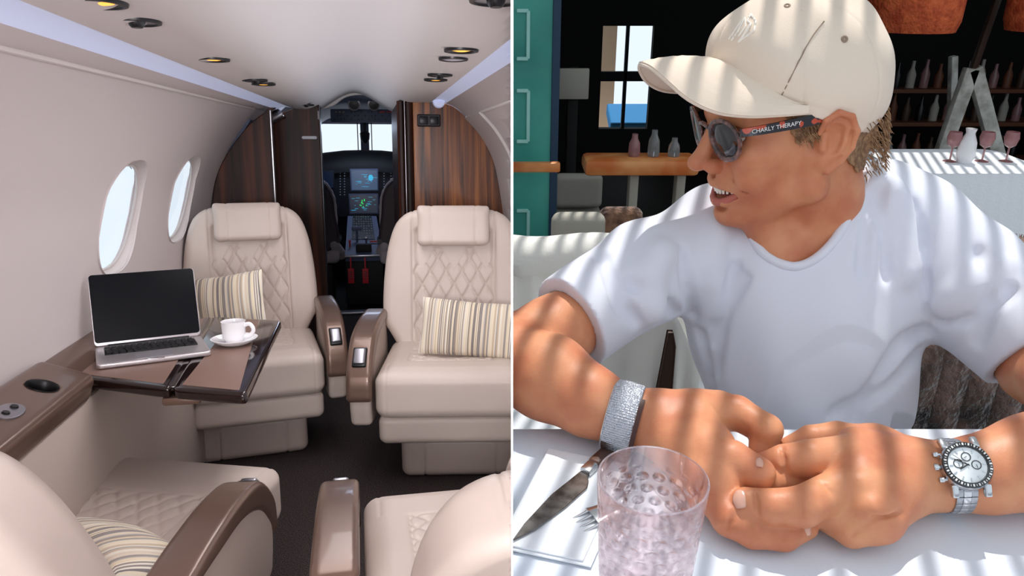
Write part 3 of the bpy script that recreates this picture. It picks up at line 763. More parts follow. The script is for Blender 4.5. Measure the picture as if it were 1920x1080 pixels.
can('ceiling_light', 'amber downlight halfway along the left ceiling edge', 'ceiling light', 400, 112, 'lamp', LG, .042)
can('air_nozzle', 'rear one of the two close small fittings on the left ceiling', 'air vent', 478, 151, 'vent', VG, .042)
can('ceiling_light', 'front one of the two close small fittings on the left ceiling', 'ceiling light', 494, 158, 'lamp', LG, .042)
can('air_nozzle', 'farthest small ceiling fitting, above the left wood partition', 'air vent', 575, 200, 'vent', VG, .040)
can('ceiling_light', 'amber downlight on the right ceiling next to a white round lens', 'ceiling light', 865, 95, 'lamp', LG, .042)
can('speaker_lens', 'round white ceiling lens in a thin black ring', 'ceiling speaker', 850, 111, 'lens', None, .039)
can('air_nozzle', 'black air nozzle on the right ceiling touching a small downlight', 'air vent', 825, 141, 'vent', VG, .040)
can('ceiling_light', 'small amber downlight farthest forward on the right ceiling', 'ceiling light', 817, 150, 'lamp', LG, .040)
can('air_nozzle', 'black air nozzle cut by the top edge at the right of the cabin', 'air vent', 930, 1, 'vent', VG, .044)

# ------------------------------------------------------------------ cockpit
VP_ = 7.35
def at(px, py, v): return CP(px, py, v=v)
structure('floor_cockpit', box((-.05, 7.2, -.03), (1.5, 2.3, .04)), 'black_matte', smooth=False)
def nose_roof(s, t):
    v = 4.95 + 3.2 * s; u = -.80 + 1.5 * t; a = abs((u + .05) / .75)
    return (u, v, 1.70 - .55 * a ** 3 - .02 * s)
structure('ceiling_cockpit', sheet(nose_roof, 10, 30, -.02), 'cockpit_liner')
# arch that ends the cabin ceiling
zz = sm(cpoly([(600, 206), (625, 198), (645, 184), (662, 179), (680, 178), (698, 180), (715, 188), (735, 201), (752, 206)], 4.95), 30, False)
structure('trim_16', slab(zz + [(.22, 1.72), (-.34, 1.72)], 4.95, 4.97), 'headliner')
structure('wall_nose_right', box((.62, 6.6, .8), (.03, 3.3, 1.7)), 'cockpit_grey', smooth=False)
structure('wall_nose_port', box((-.80, 6.6, .8), (.03, 3.3, 1.7)), 'cockpit_grey', smooth=False)
# windscreen surround: header, sill, centre post; two panes
a, b = at(560, 232, 8.0), at(800, 292, 8.0)
z_hi, z_lo = a.z, b.z - .06
header = structure('wall_windscreen_header', box(((a.x + b.x) / 2, 8.0, z_hi + .16), (b.x - a.x + .5, .04, .32), .005), 'cockpit_liner', smooth=False)
structure('wall_nose_front', box((-.05, 8.02, .55), (1.6, .04, 1.14), .0), 'cockpit_dark', smooth=False)
cpst = at(684, 260, 7.98)
structure('trim_17', box((cpst.x, 7.96, (z_hi + z_lo) / 2), (.085, .04, z_hi - z_lo + .1), .012), 'cockpit_grey')
for k, px in enumerate((671, 697)):
    p = at(px, 260, 7.97); structure('trim_%d' % (18 + k), box((p.x, 7.96, (z_hi + z_lo) / 2), (.010, .03, z_hi - z_lo + .1), .003), 'dark_metal', smooth=False)
for k, (x0, x1) in enumerate(((560, 668), (699, 800))):
    p, q = at(x0, 230, 8.0), at(x1, 292, 8.0)
    w = props(part('window_%d' % (3 + k), box(((p.x + q.x) / 2, 8.0, (z_hi + z_lo) / 2), (q.x - p.x, .008, z_hi - z_lo)), 'window_pane', smooth=False), kind='structure')
# compass hanging from the centre post
cm = thing('standby_compass', 'slim dark standby compass hanging on the windscreen centre post', 'compass', at(684, 250, 7.9))
part('compass_stalk', box((0, 0, .09), (.03, .04, .16), .008), 'cockpit_dark', cm)
part('compass_body', xf(lathe([(0, -.10), (.02, -.095), (.045, -.06), (.05, .0), (.03, .02), (0, .022)], 20), Matrix.Identity(4)), 'cockpit_dark', cm)
# overhead panel
o0, o1 = at(619, 204, 6.5), at(755, 230, 6.5)
op = thing('overhead_panel', 'blue-grey overhead switch panel above the windscreen', 'control panel', ((o0.x + o1.x) / 2, 6.5, (o0.z + o1.z) / 2))
ow, oh = o1.x - o0.x, o0.z - o1.z
part('panel_board', box((0, .02, 0), (ow, .04, oh), .008), 'cockpit_grey', op)
k_ = mesh_from('switch', box((0, -.008, 0), (.008, .016, .014), .002), 'black_plastic'); kn = mesh_from('knob', xf(lathe([(0, .014), (.010, .014), (.012, .0)], 12), RX(90)), 'black_plastic')
for i in range(3): part('knob', kn, None, op, loc=(-ow * .42 + i * .030, -.002, oh * .26))
for i in range(20):
    for j in range(3):
        if (i * 7 + j * 3) % 5 < 3 and not (i < 4 and j == 0): part('switch', k_, None, op, loc=(-ow * .45 + i * ow * .9 / 19, -.002, oh * (.28 - j * .28)))
for i in range(2): part('warning_switch', box((0, -.008, 0), (.05, .012, .012), .002), 'red_plastic', op, label='dark red warning switch', loc=(ow * (.22 + .1 * i), -.002, oh * .30))
for k, px in enumerate((664, 701)):
    p = at(px, 196, 6.1); t = thing('air_nozzle', ('left', 'right')[k] + ' one of the two round nozzles above the overhead panel', 'air vent', p, group='cockpit air nozzles')
    part('nozzle', xf(lathe([(0, -.01), (.02, -.012), (.03, -.004), (.036, .0), (.038, .01), (0, .012)], 20), RX(90 + 10)), 'black_plastic', t)
    part('rim', xf(lathe([(.036, -.004), (.046, -.003), (.048, .004), (.036, .006)], 24), RX(90 + 10)), 'satin_metal', t)
# instrument panel
ip = thing('instrument_panel', 'dark curved instrument panel with glareshield below the windscreen', 'instrument panel', (-.03, 7.0, .9))
gs = [at(x, y, 7.35) for x, y in ((585, 297), (610, 292), (645, 288), (680, 287), (715, 288), (745, 291), (765, 296))]
def glare(s, t):
    k = s * (len(gs) - 1); i = min(int(k), len(gs) - 2); p = gs[i].lerp(gs[i + 1], k - i)
    x = p.x * 1.0; zt = p.z - .9
    return (x + .03, .35 - .30 * math.sin(t * PI / 2) * 1.0, zt - .17 * t ** 2)
part('glareshield', sheet(glare, 24, 10, .03), 'black_matte', ip)
p0, p1 = at(585, 315, 7.05), at(765, 405, 7.05)
part('panel_board', box(((p0.x + p1.x) / 2 + .03, .08, (p0.z + p1.z) / 2 - .9), (p1.x - p0.x, .04, p0.z - p1.z), .01), 'cockpit_dark', ip)
def screen(name, x0, y0, x1, y1, v, m, parent, org, frame_m='cockpit_grey', fr=.012, label=None):
    p, q = at(x0, y0, v) - org, at(x1, y1, v) - org; w, h = q.x - p.x, p.z - q.z
    o = part(name, box(((p.x + q.x) / 2, p.y + .012, (p.z + q.z) / 2), (w + fr * 2, .024, h + fr * 2), .006), frame_m, parent)
    part('screen', box(((p.x + q.x) / 2, p.y - .0015, (p.z + q.z) / 2), (w, .003, h), .0), m, o, label=label, smooth=False)
    return o, p, q
org = Vector((-.03, 7.0, .9))
d1, p, q = screen('centre_display', 658, 319, 708, 356, 6.98, 'screen_blue', ip, org, label='lit blue map screen')
V, F = [], []
rs = np.random.RandomState(3)
gl = []
for i in range(16):
    x, z = p.x + (q.x - p.x) * rs.uniform(.1, .9), q.z + (p.z - q.z) * rs.uniform(.15, .85); gl.append(box((x, p.y - .004, z), (rs.uniform(.01, .06), .001, .003)))
gl.append(xf(lathe([(0, 0), (.022, 0)], 14), Matrix.Translation((p.x + (q.x - p.x) * .75, p.y - .004, (p.z + q.z) / 2 + .02)) @ RX(90) @ Matrix.Diagonal((1, 1.3, 1, 1))))
part('map_lines', join(*gl), 'glyph_cyan', d1, smooth=False)
d2, p, q = screen('lower_display', 656, 366, 708, 399, 6.95, 'screen_dark', ip, org, label='dark screen with green and cyan figures')
gl = [box((p.x + (q.x - p.x) * rs.uniform(.35, .6), p.y - .004, q.z + (p.z - q.z) * rs.uniform(.3, .9)), (.008, .001, .012)) for i in range(12)]
part('green_figures', join(*gl), 'glyph_green', d2, smooth=False)
gl = [box((p.x + (q.x - p.x) * rs.uniform(.05, .95), p.y - .004, q.z + (p.z - q.z) * rs.uniform(.1, .9)), (rs.uniform(.01, .04), .001, .003)) for i in range(20)]
part('cyan_figures', join(*gl), 'glyph_cyan', d2, smooth=False)
screen('side_display', 600, 322, 625, 352, 7.02, 'screen_dark', ip, org, 'cockpit_dark')
screen('side_display', 738, 330, 765, 358, 7.02, 'screen_dark', ip, org, 'cockpit_dark')
bt = mesh_from('button', box((0, 0, 0), (.010, .006, .008), .001), 'glyph_white')
for cx, n in ((641, 0), (649, 0), (720, 1), (733, 1)):
    for j in range(9):
        p = at(cx - (3 if not n else 0), 325 + j * 5.0, 7.03) - org; part('button', bt, None, ip, loc=p)
# centre pedestal
ped = thing('centre_pedestal', 'grey centre pedestal full of buttons and levers between the pilot seats', 'pedestal', (-.05, 6.4, 0))
po = Vector((-.05, 6.4, 0))
P = [at(652, 405, 6.9), at(706, 405, 6.9), at(718, 478, 6.35), at(647, 478, 6.35)]; P = [p - po for p in P]
V = [tuple(p) for p in P] + [(p.x, p.y + .05, p.z - .10) for p in P]
part('console_top', ([v for v in V], [(0, 1, 2, 3), (7, 6, 5, 4), (0, 4, 5, 1), (1, 5, 6, 2), (2, 6, 7, 3), (3, 7, 4, 0)]), 'cockpit_grey', ped, smooth=False)
a_, b_ = P[3], P[2]
part('console_body', box(((a_.x + b_.x) / 2, a_.y + .28, a_.z / 2 - .03), (b_.x - a_.x, .55, a_.z - .06), .01), 'black_matte', ped)
part('front_lip', box(((a_.x + b_.x) / 2, a_.y - .005, a_.z - .012), (b_.x - a_.x + .01, .02, .020), .004), 'satin_metal', ped)
def pt(s, t): return P[0].lerp(P[1], s).lerp(P[3].lerp(P[2], s), t)
part('keypad_board', ([tuple(pt(s, t) + Vector((0, -.004, .004))) for s, t in ((.18, .0), (.82, .0), (.84, .62), (.16, .62))], [(0, 1, 2, 3)]), 'black_plastic', ped, smooth=False)
for i in range(8):
    for j in range(9):
        if (i + j * 3) % 7: part('button', bt, None, ped, loc=pt(.22 + i * .08, .04 + j * .062) + Vector((0, -.006, .006)))
part('throttle_lever', join(tube([tuple(pt(.32, .66)), tuple(pt(.32, .66) + Vector((0, -.02, .10)))], .010, 8), box(pt(.32, .66) + Vector((0, -.02, .11)), (.085, .03, .035), .01)), 'cockpit_grey', ped)
part('lever', join(tube([tuple(pt(.58, .72)), tuple(pt(.58, .72) + Vector((0, -.02, .05)))], .008, 8), box(pt(.58, .72) + Vector((0, -.02, .05)), (.03, .02, .02), .006)), 'satin_metal', ped)
part('lever', join(tube([tuple(pt(.12, .80)), tuple(pt(.12, .80) + Vector((0, -.02, .04)))], .007, 8), box(pt(.12, .80) + Vector((0, -.02, .05)), (.022, .02, .02), .008)), 'red_plastic', ped, label='small red lever knob')
part('warning_strip', box(pt(.82, .70) + Vector((0, -.01, .012)), (.085, .01, .012), .003), 'red_plastic', ped, label='small red strip')
part('trim_wheel_block', box(pt(.5, .86) + Vector((0, -.01, .012)), (.13, .08, .07), .012), 'black_matte', ped)
for k, px in enumerate((657, 684)):
    p = at(px, 478, 6.32); t = thing('warning_tag', ('left', 'right')[k] + ' one of two red warning tags hanging from the pedestal', 'tag', (p.x, p.y - .02, p.z - .02), group='red warning tags')
    part('strap', box((0, 0, -.05), (.012, .004, .10), .001), 'tag_red', t)
    part('tag_body', box((0, 0, -.155), (.050, .005, .125), .002), 'tag_red', t)
    part('tag_print', join(*[box((0, -.004, -.120 - j * .018), (.034, .001, .007)) for j in range(4)]), 'pilot_leather', t, smooth=False)
# pilot seats with sheepskin covers
def pilot_seat(label, pix_out, sx, v):
    o = at(pix_out[0], 470, v); t = thing('pilot_seat', label, 'seat', (o.x, v, 0), group='pilot seats')
    zt, zb = at(pix_out[0], 335, v).z, at(pix_out[0], 455, v).z
    w = .44
    f = Field((-.30, -.12, zb - .15), (.30, .14, zt + .08), .010)
    f.add(s_poly(sm([(-.21, zb - .05), (-.215, (zb + zt) / 2), (-.19, zt - .10), (-.10, zt), (.10, zt), (.19, zt - .10), (.215, (zb + zt) / 2), (.21, zb - .05)], 50), -.05, .05, .03)); 
    part('backrest', f.mesh(), 'pilot_leather', t, smooth='all')
    edge = spline([(-sx * .10, -.01, zt + .01), (sx * .02, -.01, zt + .015), (sx * .12, -.01, zt - .015), (sx * .195, -.01, zt - .12), (sx * .218, -.01, (zb + zt) / 2), (sx * .215, -.01, zb)], 40)
    part('sheepskin_edge', tube(edge, [.016 + .002 * math.sin(i * 1.7) for i in range(len(edge))], 8), 'sheepskin', t, label='pale sheepskin edging')
    f = Field((-.32, -.30, zb - .36), (.32, .42, zb + .04), .012)
    f.add(s_box((0, .18, zb - .12), (.24, .24, .055), .04)); f.add(s_cap((sx * .20, -.02, zb - .02), (sx * .25, .10, zb - .12), .045), .03)
    part('seat_cushion', f.mesh(), 'sheepskin', t, smooth='all', label='pale sheepskin seat cover')
    part('seat_base', box((0, .15, (zb - .18) / 2), (.36, .40, zb - .18), .02), 'black_matte', t)
    part('armrest', tube([(sx * .235, -.05, zb + .02), (sx * .235, .22, zb + .02)], .022, 10), 'black_plastic', t)
    return t
oL = at(636, 400, 6.35); oR = at(716, 400, 6.35)
def px_of(p):                    # cabin point back to a pixel
    q = cam.matrix_basis.inverted() @ (CABIN @ Vector(p)); return (960 + FPX * q.x / -q.z, 540 - FPX * q.y / -q.z)
t1 = pilot_seat('left pilot seat with pale sheepskin edging seen through the doorway', px_of((oL.x - .225, 6.35, 1.0)), 1, 6.35)
t2 = pilot_seat('right pilot seat with pale sheepskin edging seen through the doorway', px_of((oR.x + .225, 6.35, 1.0)), -1, 6.35)
CABIN_TOPS = set(o.name for o in bpy.data.objects if o.type in ('MESH', 'EMPTY'))
FR[0] = WORLD

# ================================================================== THE TERRACE TABLE (right)
def mat_skin(name, rgb, red, sss=0.18):
    m = mat(name, rgb, 0.46, spec=0.45, sss=sss, vary=(red, 22.0, 5), bump=(420, 0.18, 0.0010))
    return m
mat_skin('skin', (212, 146, 106), (194, 118, 84))
mat('nail', (214, 164, 142), 0.28, coat=0.3)
mat('lip', (186, 104, 90), 0.4, sss=0.1)
mat('teeth', (240, 234, 222), 0.18, coat=0.4)
mat('hair', (128, 92, 64), 0.55, vary=((178, 140, 100), 160.0, 4), bump=(300, 0.8, 0.003))
mat('cap_cotton', (230, 212, 192), 0.9, sheen=0.2, bump=(900, 0.45, 0.0006))
mat('cap_seam', (150, 130, 112), 0.9)
mat('cap_thread', (246, 238, 226), 0.5)
mat('shirt', (222, 224, 234), 0.92, sheen=0.25, bump=(700, 0.15, 0.0005))
mat('tortoise', (52, 32, 30), 0.12, coat=1.0, vary=((128, 84, 74), 120.0, 2))
mat('tortoise_dark', (26, 26, 28), 0.14, coat=1.0, vary=((190, 72, 40), 110.0, 0))
_r = [n for n in MATS['tortoise_dark'].node_tree.nodes if n.type == 'VALTORGB'][0].color_ramp
_r.elements[0].position = .56; _r.elements[1].position = .62
mat('sun_lens', (20, 15, 18), 0.03, coat=1.0)
mat('lettering_white', (230, 230, 226), 0.5)
mat('steel', (206, 208, 210), 0.18, metal=1.0)
mat('steel_brushed', (176, 178, 182), 0.38, metal=1.0)
mat('dial_white', (236, 240, 240), 0.3)
mat('bezel_black', (14, 14, 16), 0.12, coat=1.0)
mat('watch_crystal', (255, 255, 255), 0.0, trans=1.0, ior=1.2)
mat('mesh_band', (196, 200, 208), 0.36, metal=0.85)
mat('leather_brown_dark', (70, 40, 34), 0.45)

HM = Matrix.Translation((.3284, .8888, 1.0191)) @ Matrix.Rotation(3.3456, 4, 'Z') @ Matrix.Rotation(.1711, 4, 'Y') @ Matrix.Rotation(-.0141, 4, 'X')
HR = HM.to_3x3()
def hp(x, y, z): return HM @ Vector((x, y, z))
def WH(px, py, h): return WZ(px, py, .75 + h)

man = thing('person', 'smiling person in a beige cap, sunglasses and white t-shirt leaning on the white table', 'person', (.33, .95, .42))
MO = Vector((.33, .95, .42))
def mpart(name, geo, m, parent=None, **k):
    V, F = geo
    return part(name, ([tuple(Vector(v) - MO) for v in V], F), m, parent or man, **k)

B = Field((-.06, .38, .735), (.80, 1.08, 1.20), .0019)
def he(c, r, k=.02, op='add', R=None): B.put(s_ell(hp(*c), r, HR @ (R or Matrix.Identity(3))), k, op)
def hc(a, b, ra, rb=None, k=.012, op='add'): B.put(s_cap(hp(*a), hp(*b), ra, rb), k, op)
# skull and face
he((-.014, 0, .045), (.096, .074, .086), 0)
he((.036, 0, -.006), (.058, .060, .085), .03)
he((.048, 0, .052), (.049, .058, .045), .03)
he((.040, 0, -.062), (.048, .049, .040), .03)
for s_ in (1, -1):
    hc((.006, s_ * .055, -.055), (.072, s_ * .016, -.088), .015, .013, .025)
    hc((.004, s_ * .060, -.020), (.006, s_ * .056, -.058), .014, .014, .025)
    he((.064, s_ * .042, -.008), (.026, .021, .020), .025)
    he((.068, s_ * .034, -.036), (.022, .020, .022), .02)
    hc((.090, s_ * .008, .036), (.072, s_ * .046, .034), .009, .009, .016)
    he((.086, s_ * .031, .016), (.012, .014, .010), .012, 'sub')
he((.081, 0, -.088), (.017, .019, .016), .016)
# nose
hc((.090, 0, .026), (.111, 0, -.010), .0075, .0100, .012)
he((.1165, 0, -.0165), (.0125, .0115, .0105), .008)
for s_ in (1, -1):
    he((.102, s_ * .0125, -.0215), (.012, .0075, .0090), .007)
    he((.106, s_ * .0065, -.0300), (.0070, .0034, .0040), .004, 'sub')
    hc((.096, s_ * .022, -.020), (.078, s_ * .040, -.050), .0018, .0018, .014, 'sub')
# muzzle and smiling mouth
he((.078, 0, -.048), (.023, .029, .024), .018)
he((.096, 0, -.040), (.004, .004, .012), .008, 'sub')
def arc(pts, r, k, op='add'):
    for a, b, ra, rb in zip(pts, pts[1:], r, r[1:]): hc(a, b, ra, rb, k, op)
for s_ in (1, -1):
    arc([(.0975, 0, -.0455), (.0935, s_ * .014, -.0450), (.083, s_ * .027, -.0470), (.072, s_ * .036, -.0475)], [.0042, .0040, .0034, .002], .006)
    arc([(.0955, 0, -.0705), (.0920, s_ * .013, -.0690), (.083, s_ * .025, -.0600), (.072, s_ * .036, -.0485)], [.0054, .0050, .0038, .002], .006)
he((.082, 0, -.0578), (.024, .0310, .0098), .004, 'sub')
for s_ in (1, -1): hc((.076, s_ * .030, -.051), (.068, s_ * .038, -.0460), .0022, .0012, .006, 'sub')
he((.092, 0, -.078), (.006, .014, .004), .008, 'sub')
# neck
hc((-.022, 0, -.030), (-.034, .0, -.085), .054, .052, .03)
NB = W(1540, 480, .955)
B.put(s_cap(hp(-.030, 0, -.075), NB, .052, .058), .03)
B.put(s_cap(hp(.050, .0, -.080), W(1468, 482, .912), .024, .022), .03)
B.put(s_ell(W(1505, 590, .995), (.12, .070, .12)), .04)
B.put(s_cap(NB, W(1740, 490, .99), .040, .040), .05); B.put(s_cap(NB, W(1340, 460, 1.02), .036, .040), .05); B.put(s_cap(W(1340, 460, 1.02), W(1260, 505, .97), .040, .038), .03); B.put(s_ell(W(1470, 478, .935), (.050, .038, .04)), .03)
HEADSNAP = B.win(np.array((.15, .72, .92)), np.array((.50, 1.06, 1.14))); HEADD = B.D[HEADSNAP[0]].copy(); HEADLO = [float(B.ax[k][HEADSNAP[0][k].start]) for k in range(3)]
# ears
for s_ in (1, -1):
    E_ = Matrix.Rotation(rad(s_ * -24), 3, 'Z') @ Matrix.Rotation(rad(-10), 3, 'Y')
    he((-.009, s_ * .0775, .001), (.0195, .0075, .0325), .006, 'add', E_)
    he((.001, s_ * .074, -.022), (.010, .0065, .013), .006, 'add', E_)
    if s_ > 0:
        he((-.009, .0835, .018), (.014, .0050, .014), .006, 'add', E_)
        he((-.0035, .0870, .002), (.0125, .0085, .0200), .003, 'sub', E_)
        hp_ = [(.009, .0775, .012), (.006, .0835, .026), (-.006, .0895, .0335), (-.019, .0925, .027), (-.0255, .0925, .010), (-.0225, .0890, -.008), (-.012, .0835, -.024), (-.001, .0780, -.034)]
        arc(hp_, [.0030, .0034, .0036, .0036, .0034, .0032, .0036, .0042], .003)
        arc([(-.016, .0870, .013), (-.0155, .0865, .0), (-.011, .0840, -.013), (-.003, .0800, -.018)], [.0026, .0030, .0032, .0030], .004)
        hc((.004, .0765, .003), (.005, .0765, -.007), .0045, .0045, .004)
# arms
def wc(a, b, ra, rb=None, k=.02): B.put(s_cap(a, b, ra, rb), k)
EL = WH(938, 668, .052)
wc(W(1260, 505, .97), W(1130, 568, .91), .036, .033, .04); wc(W(1130, 568, .91), W(1075, 602, .882), .033, .036, .02); wc(W(1075, 602, .882), W(1040, 625, .865), .036, .041, .02); wc(W(1040, 625, .865), EL, .041, .040, .03)
F1, F2, F3 = WH(1030, 708, .050), WH(1105, 752, .042), WH(1172, 783, .034)
wc(EL, F1, .042, .0435, .02); wc(F1, F2, .0435, .034, .02); wc(F2, F3, .034, .0275, .02)
ER = WH(2110, 792, .060)
wc(W(1745, 490, .99), W(1895, 605, .91), .040, .038, .04); wc(W(1895, 605, .90), W(1960, 690, .865), .038, .045, .03); wc(W(1960, 690, .865), ER, .045, .042, .03)
wc(ER, WH(1935, 868, .048), .045, .0385, .02); wc(WH(1935, 868, .048), WH(1850, 888, .040), .0385, .0315, .02); wc(WH(1850, 888, .040), WH(1745, 893, .034), .0315, .0285, .02)
# hands: chains of (px, py, height above the cloth, radius)
def chain(F_, pts, k, ks=.004):
    P = [WH(a, b, c) for a, b, c, r in pts]; R = [p[3] for p in pts]
    for i in range(len(P) - 1): F_.put(s_cap(P[i], P[i + 1], R[i], R[i + 1]), k if i == 0 else ks)
def hand(lo, hi): return Field(lo, hi, .0019)
# right hand
blobs = [((1172, 783, .034, .0275), (1235, 790, .033, .0300)), ((1235, 790, .033, .030), (1300, 790, .036, .0290)), ((1235, 805, .030, .026), (1310, 850, .034, .0270)), ((1250, 820, .028, .022), (1335, 905, .030, .0240)), ((1300, 790, .036, .026), (1325, 850, .036, .026)), ((1325, 850, .036, .024), (1340, 905, .032, .023)), ((1300, 775, .038, .022), (1345, 768, .040, .019))]
for a, b in blobs: B.put(s_cap(WH(*a[:3]), WH(*b[:3]), a[3], b[3]), .016)
chain(B, [(1330, 775, .040, .0175), (1382, 774, .044, .0165), (1436, 806, .040, .0150), (1424, 850, .026, .0105)], .014, .005)
chain(B, [(1325, 850, .044, .0190), (1372, 862, .050, .0165), (1422, 888, .046, .0145)], .010, .005)
chain(B, [(1350, 885, .032, .0130), (1440, 905, .030, .0130), (1510, 898, .026, .0105)], .008, .004)
chain(B, [(1330, 905, .028, .0180), (1368, 972, .022, .0150), (1412, 998, .017, .0130), (1470, 1004, .015, .0125), (1512, 990, .015, .0095)], .012, .004)
# left hand
L = [((1745, 893, .034, .0285), (1690, 893, .036, .0300)), ((1690, 880, .038, .028), (1610, 850, .042, .0240)), ((1690, 890, .038, .028), (1610, 895, .044, .0250)), ((1690, 905, .034, .027), (1625, 935, .038, .0245)), ((1690, 915, .030, .025), (1640, 968, .028, .0210)), ((1700, 870, .034, .024), (1640, 835, .036, .0195))]
for a, b in L: B.put(s_cap(WH(*a[:3]), WH(*b[:3]), a[3], b[3]), .014)
H2 = Field(B.lo, B.hi, .0019) if False else None
chain(B, [(1650, 840, .036, .0185), (1570, 820, .036, .0150), (1520, 822, .032, .0125), (1478, 838, .024, .0095)], .012, .003)
chain(B, [(1610, 852, .048, .0185), (1520, 860, .050, .0165), (1470, 865, .044, .0145), (1428, 872, .036, .0110)], .008, .003)
chain(B, [(1610, 905, .046, .0170), (1575, 915, .044, .0165), (1505, 950, .042, .0165), (1450, 952, .038, .0150), (1398, 942, .036, .0125)], .006, .003)
chain(B, [(1635, 950, .036, .0175), (1570, 962, .028, .0140), (1520, 962, .022, .0115)], .008, .003)
chain(B, [(1650, 975, .026, .0185), (1598, 992, .020, .0150), (1545, 972, .016, .0105)], .010, .003)
# knuckles, tendons and creases
for a in ((1350, 770, .047), (1342, 852, .053), (1440, 808, .045)): B.put(s_ell(WH(*a), (.011, .011, .009)), .014)
for a in ((1606, 856, .053), (1604, 905, .052), (1630, 950, .043)): B.put(s_ell(WH(*a), (.013, .012, .009)), .016)
for p_, q_ in (((1680, 888, .0560), (1612, 862, .0560)), ((1680, 900, .0560), (1610, 905, .0570)), ((1685, 915, .0500), (1635, 950, .0480))): B.put(s_cap(WH(*p_), WH(*q_), .0045, .005), .012)
def bsurf2(F_, px, py):
    for d in np.arange(.50, 1.1, .002):
        p = W(px, py, d); i = [int(round((p[k] - F_.lo[k]) / F_.h)) for k in range(3)]
        if all(0 <= i[k] < F_.n[k] for k in range(3)) and F_.D[i[0], i[1], i[2]] < 0: return p
def bsurf(px, py):
    for d in np.arange(.50, .85, .0012):
        p = W(px, py, d); i = [int(round((p[k] - B.lo[k]) / B.h)) for k in range(3)]
        if all(0 <= i[k] < B.n[k] for k in range(3)) and B.D[i[0], i[1], i[2]] < 0: return p
for seg in (((1345, 800), (1372, 812)), ((1466, 840), (1470, 862), (1474, 884)), ((1498, 935), (1504, 968)), ((1416, 928), (1419, 945), (1421, 962)), ((1466, 988), (1469, 1008)), ((1376, 965), (1366, 990)), ((1340, 760), (1352, 778)), ((1600, 1000), (1640, 972), (1690, 962)), ((1560, 925), (1540, 905))):
    P_ = [bsurf(*q) for q in seg]
    for a, b in zip(P_, P_[1:]):
        if a and b: B.put(s_cap(a, b, .0013, .0013), .006, 'sub')
for a, b in (() if True else (((1318, 795, .062), (1372, 812, .056)), ((1466, 842, .058), (1474, 882, .060)), ((1500, 935, .058), (1505, 968, .056)), ((1420, 930, .053), (1424, 962, .050)), ((1465, 985, .030), (1470, 1008, .028)), ((1378, 960, .036), (1362, 992, .034)))):
    pass
def tbl(X, Y, Z): return np.where(Z < .7515, (.7515 - Z) * 1.0, 0) + 0 * X + 0 * Y
def bnorm(p):
    i = [int(round((p[k] - B.lo[k]) / B.h)) for k in range(3)]
    return Vector([float(B.D[i[0] + 2 * a, i[1] + 2 * b, i[2] + 2 * c] - B.D[i[0] - 2 * a, i[1] - 2 * b, i[2] - 2 * c]) for a, b, c in ((1, 0, 0), (0, 1, 0), (0, 0, 1))]).normalized()
NAILS = [((lambda p: (p, bnorm(p)))(bsurf(px, py)), w_, l_, a_) for px, py, w_, l_, a_ in ((1386, 936, .0075, .0090, Vector((-1, .1, 0))), (1514, 992, .0050, .0062, Vector((1, .3, 0))), (1424, 868, .0045, .005, Vector((-1, .2, 0))))]
body_geo = B.mesh()
body = mpart('body', body_geo, 'skin', smooth='all')
del B
# fingernails
def nail2(P_, N_, w, l, axis):
    x = (axis - N_ * axis.dot(N_)).normalized(); y = N_.cross(x)
    def fn(s, t):
        a, b = 2 * s - 1, 2 * t - 1; e = 1 - .10 * a * a * (a > 0)
        p = P_ + x * (a * l * .62 * (1 - .18 * b * b)) + y * (b * w * e * (1 - .25 * a ** 4)) + N_ * (.0016 - w * .24 * b * b - .0016 * a * a)
        return (p.x, p.y, p.z)
    mpart('fingernail', sheet(fn, 12, 12, -.0005), 'nail', smooth='all')
def nail(px, py, h, w, l, ang, tilt=0, tz=0):
    g = xf(lathe([(0, .0009), (.5, .0007), (.85, .0002), (1.0, -.0008)], 20), Matrix.Diagonal((l, w, 1, 1)))
    M = Matrix.Translation(WH(px, py, h)) @ RZ(ang) @ RY(tilt) @ RX(tz)
    mpart('fingernail', xf(g, M), 'nail')
for (P_, N_), w_, l_, a_ in NAILS: nail2(P_, N_, w_, l_, a_)
# teeth
tg = []
for i in range(-5, 6):
    a = i * .0053; x = .0935 - (a / .030) ** 2 * .0165; tg.append(xf(box((0, 0, 0), (.0032, .0049, .0095 - abs(i) * .0006), .0012, 2), Matrix.Translation((x, a, -.0560 + abs(i) * .0007)) @ Matrix.Rotation(-math.atan(2 * a / .030 ** 2 * .0165), 4, 'Z')))
mpart('teeth', xf(join(*tg), HM), 'teeth')
mpart('tongue', xf(lathe([(0, .004), (.6, .003), (1, 0), (.6, -.004), (0, -.005)], 16), HM @ Matrix.Translation((.074, 0, -.064)) @ Matrix.Diagonal((.016, .020, 1.0, 1))), 'lip')
# lips as coloured skins over the modelled lips
def lipgeo(pts, r):
    c = [hp(*p) for p in pts]; return tube(spline(c, 28), [r * (0.35 + .65 * math.sin(PI * (i + .5) / 29)) for i in range(len(spline(c, 28)))], 10)
mpart('lip', lipgeo([(.0735, -.0355, -.0478), (.0840, -.0262, -.0474), (.0942, -.013, -.0458), (.0982, 0, -.0464), (.0942, .013, -.0458), (.0840, .0262, -.0474), (.0735, .0355, -.0478)], .0036), 'lip', smooth='all')
mpart('lip', lipgeo([(.0735, -.0355, -.0490), (.0842, -.0245, -.0600), (.0935, -.012, -.0682), (.0968, 0, -.0698), (.0935, .012, -.0682), (.0842, .0245, -.0600), (.0735, .0355, -.0490)], .0050), 'lip', smooth='all')
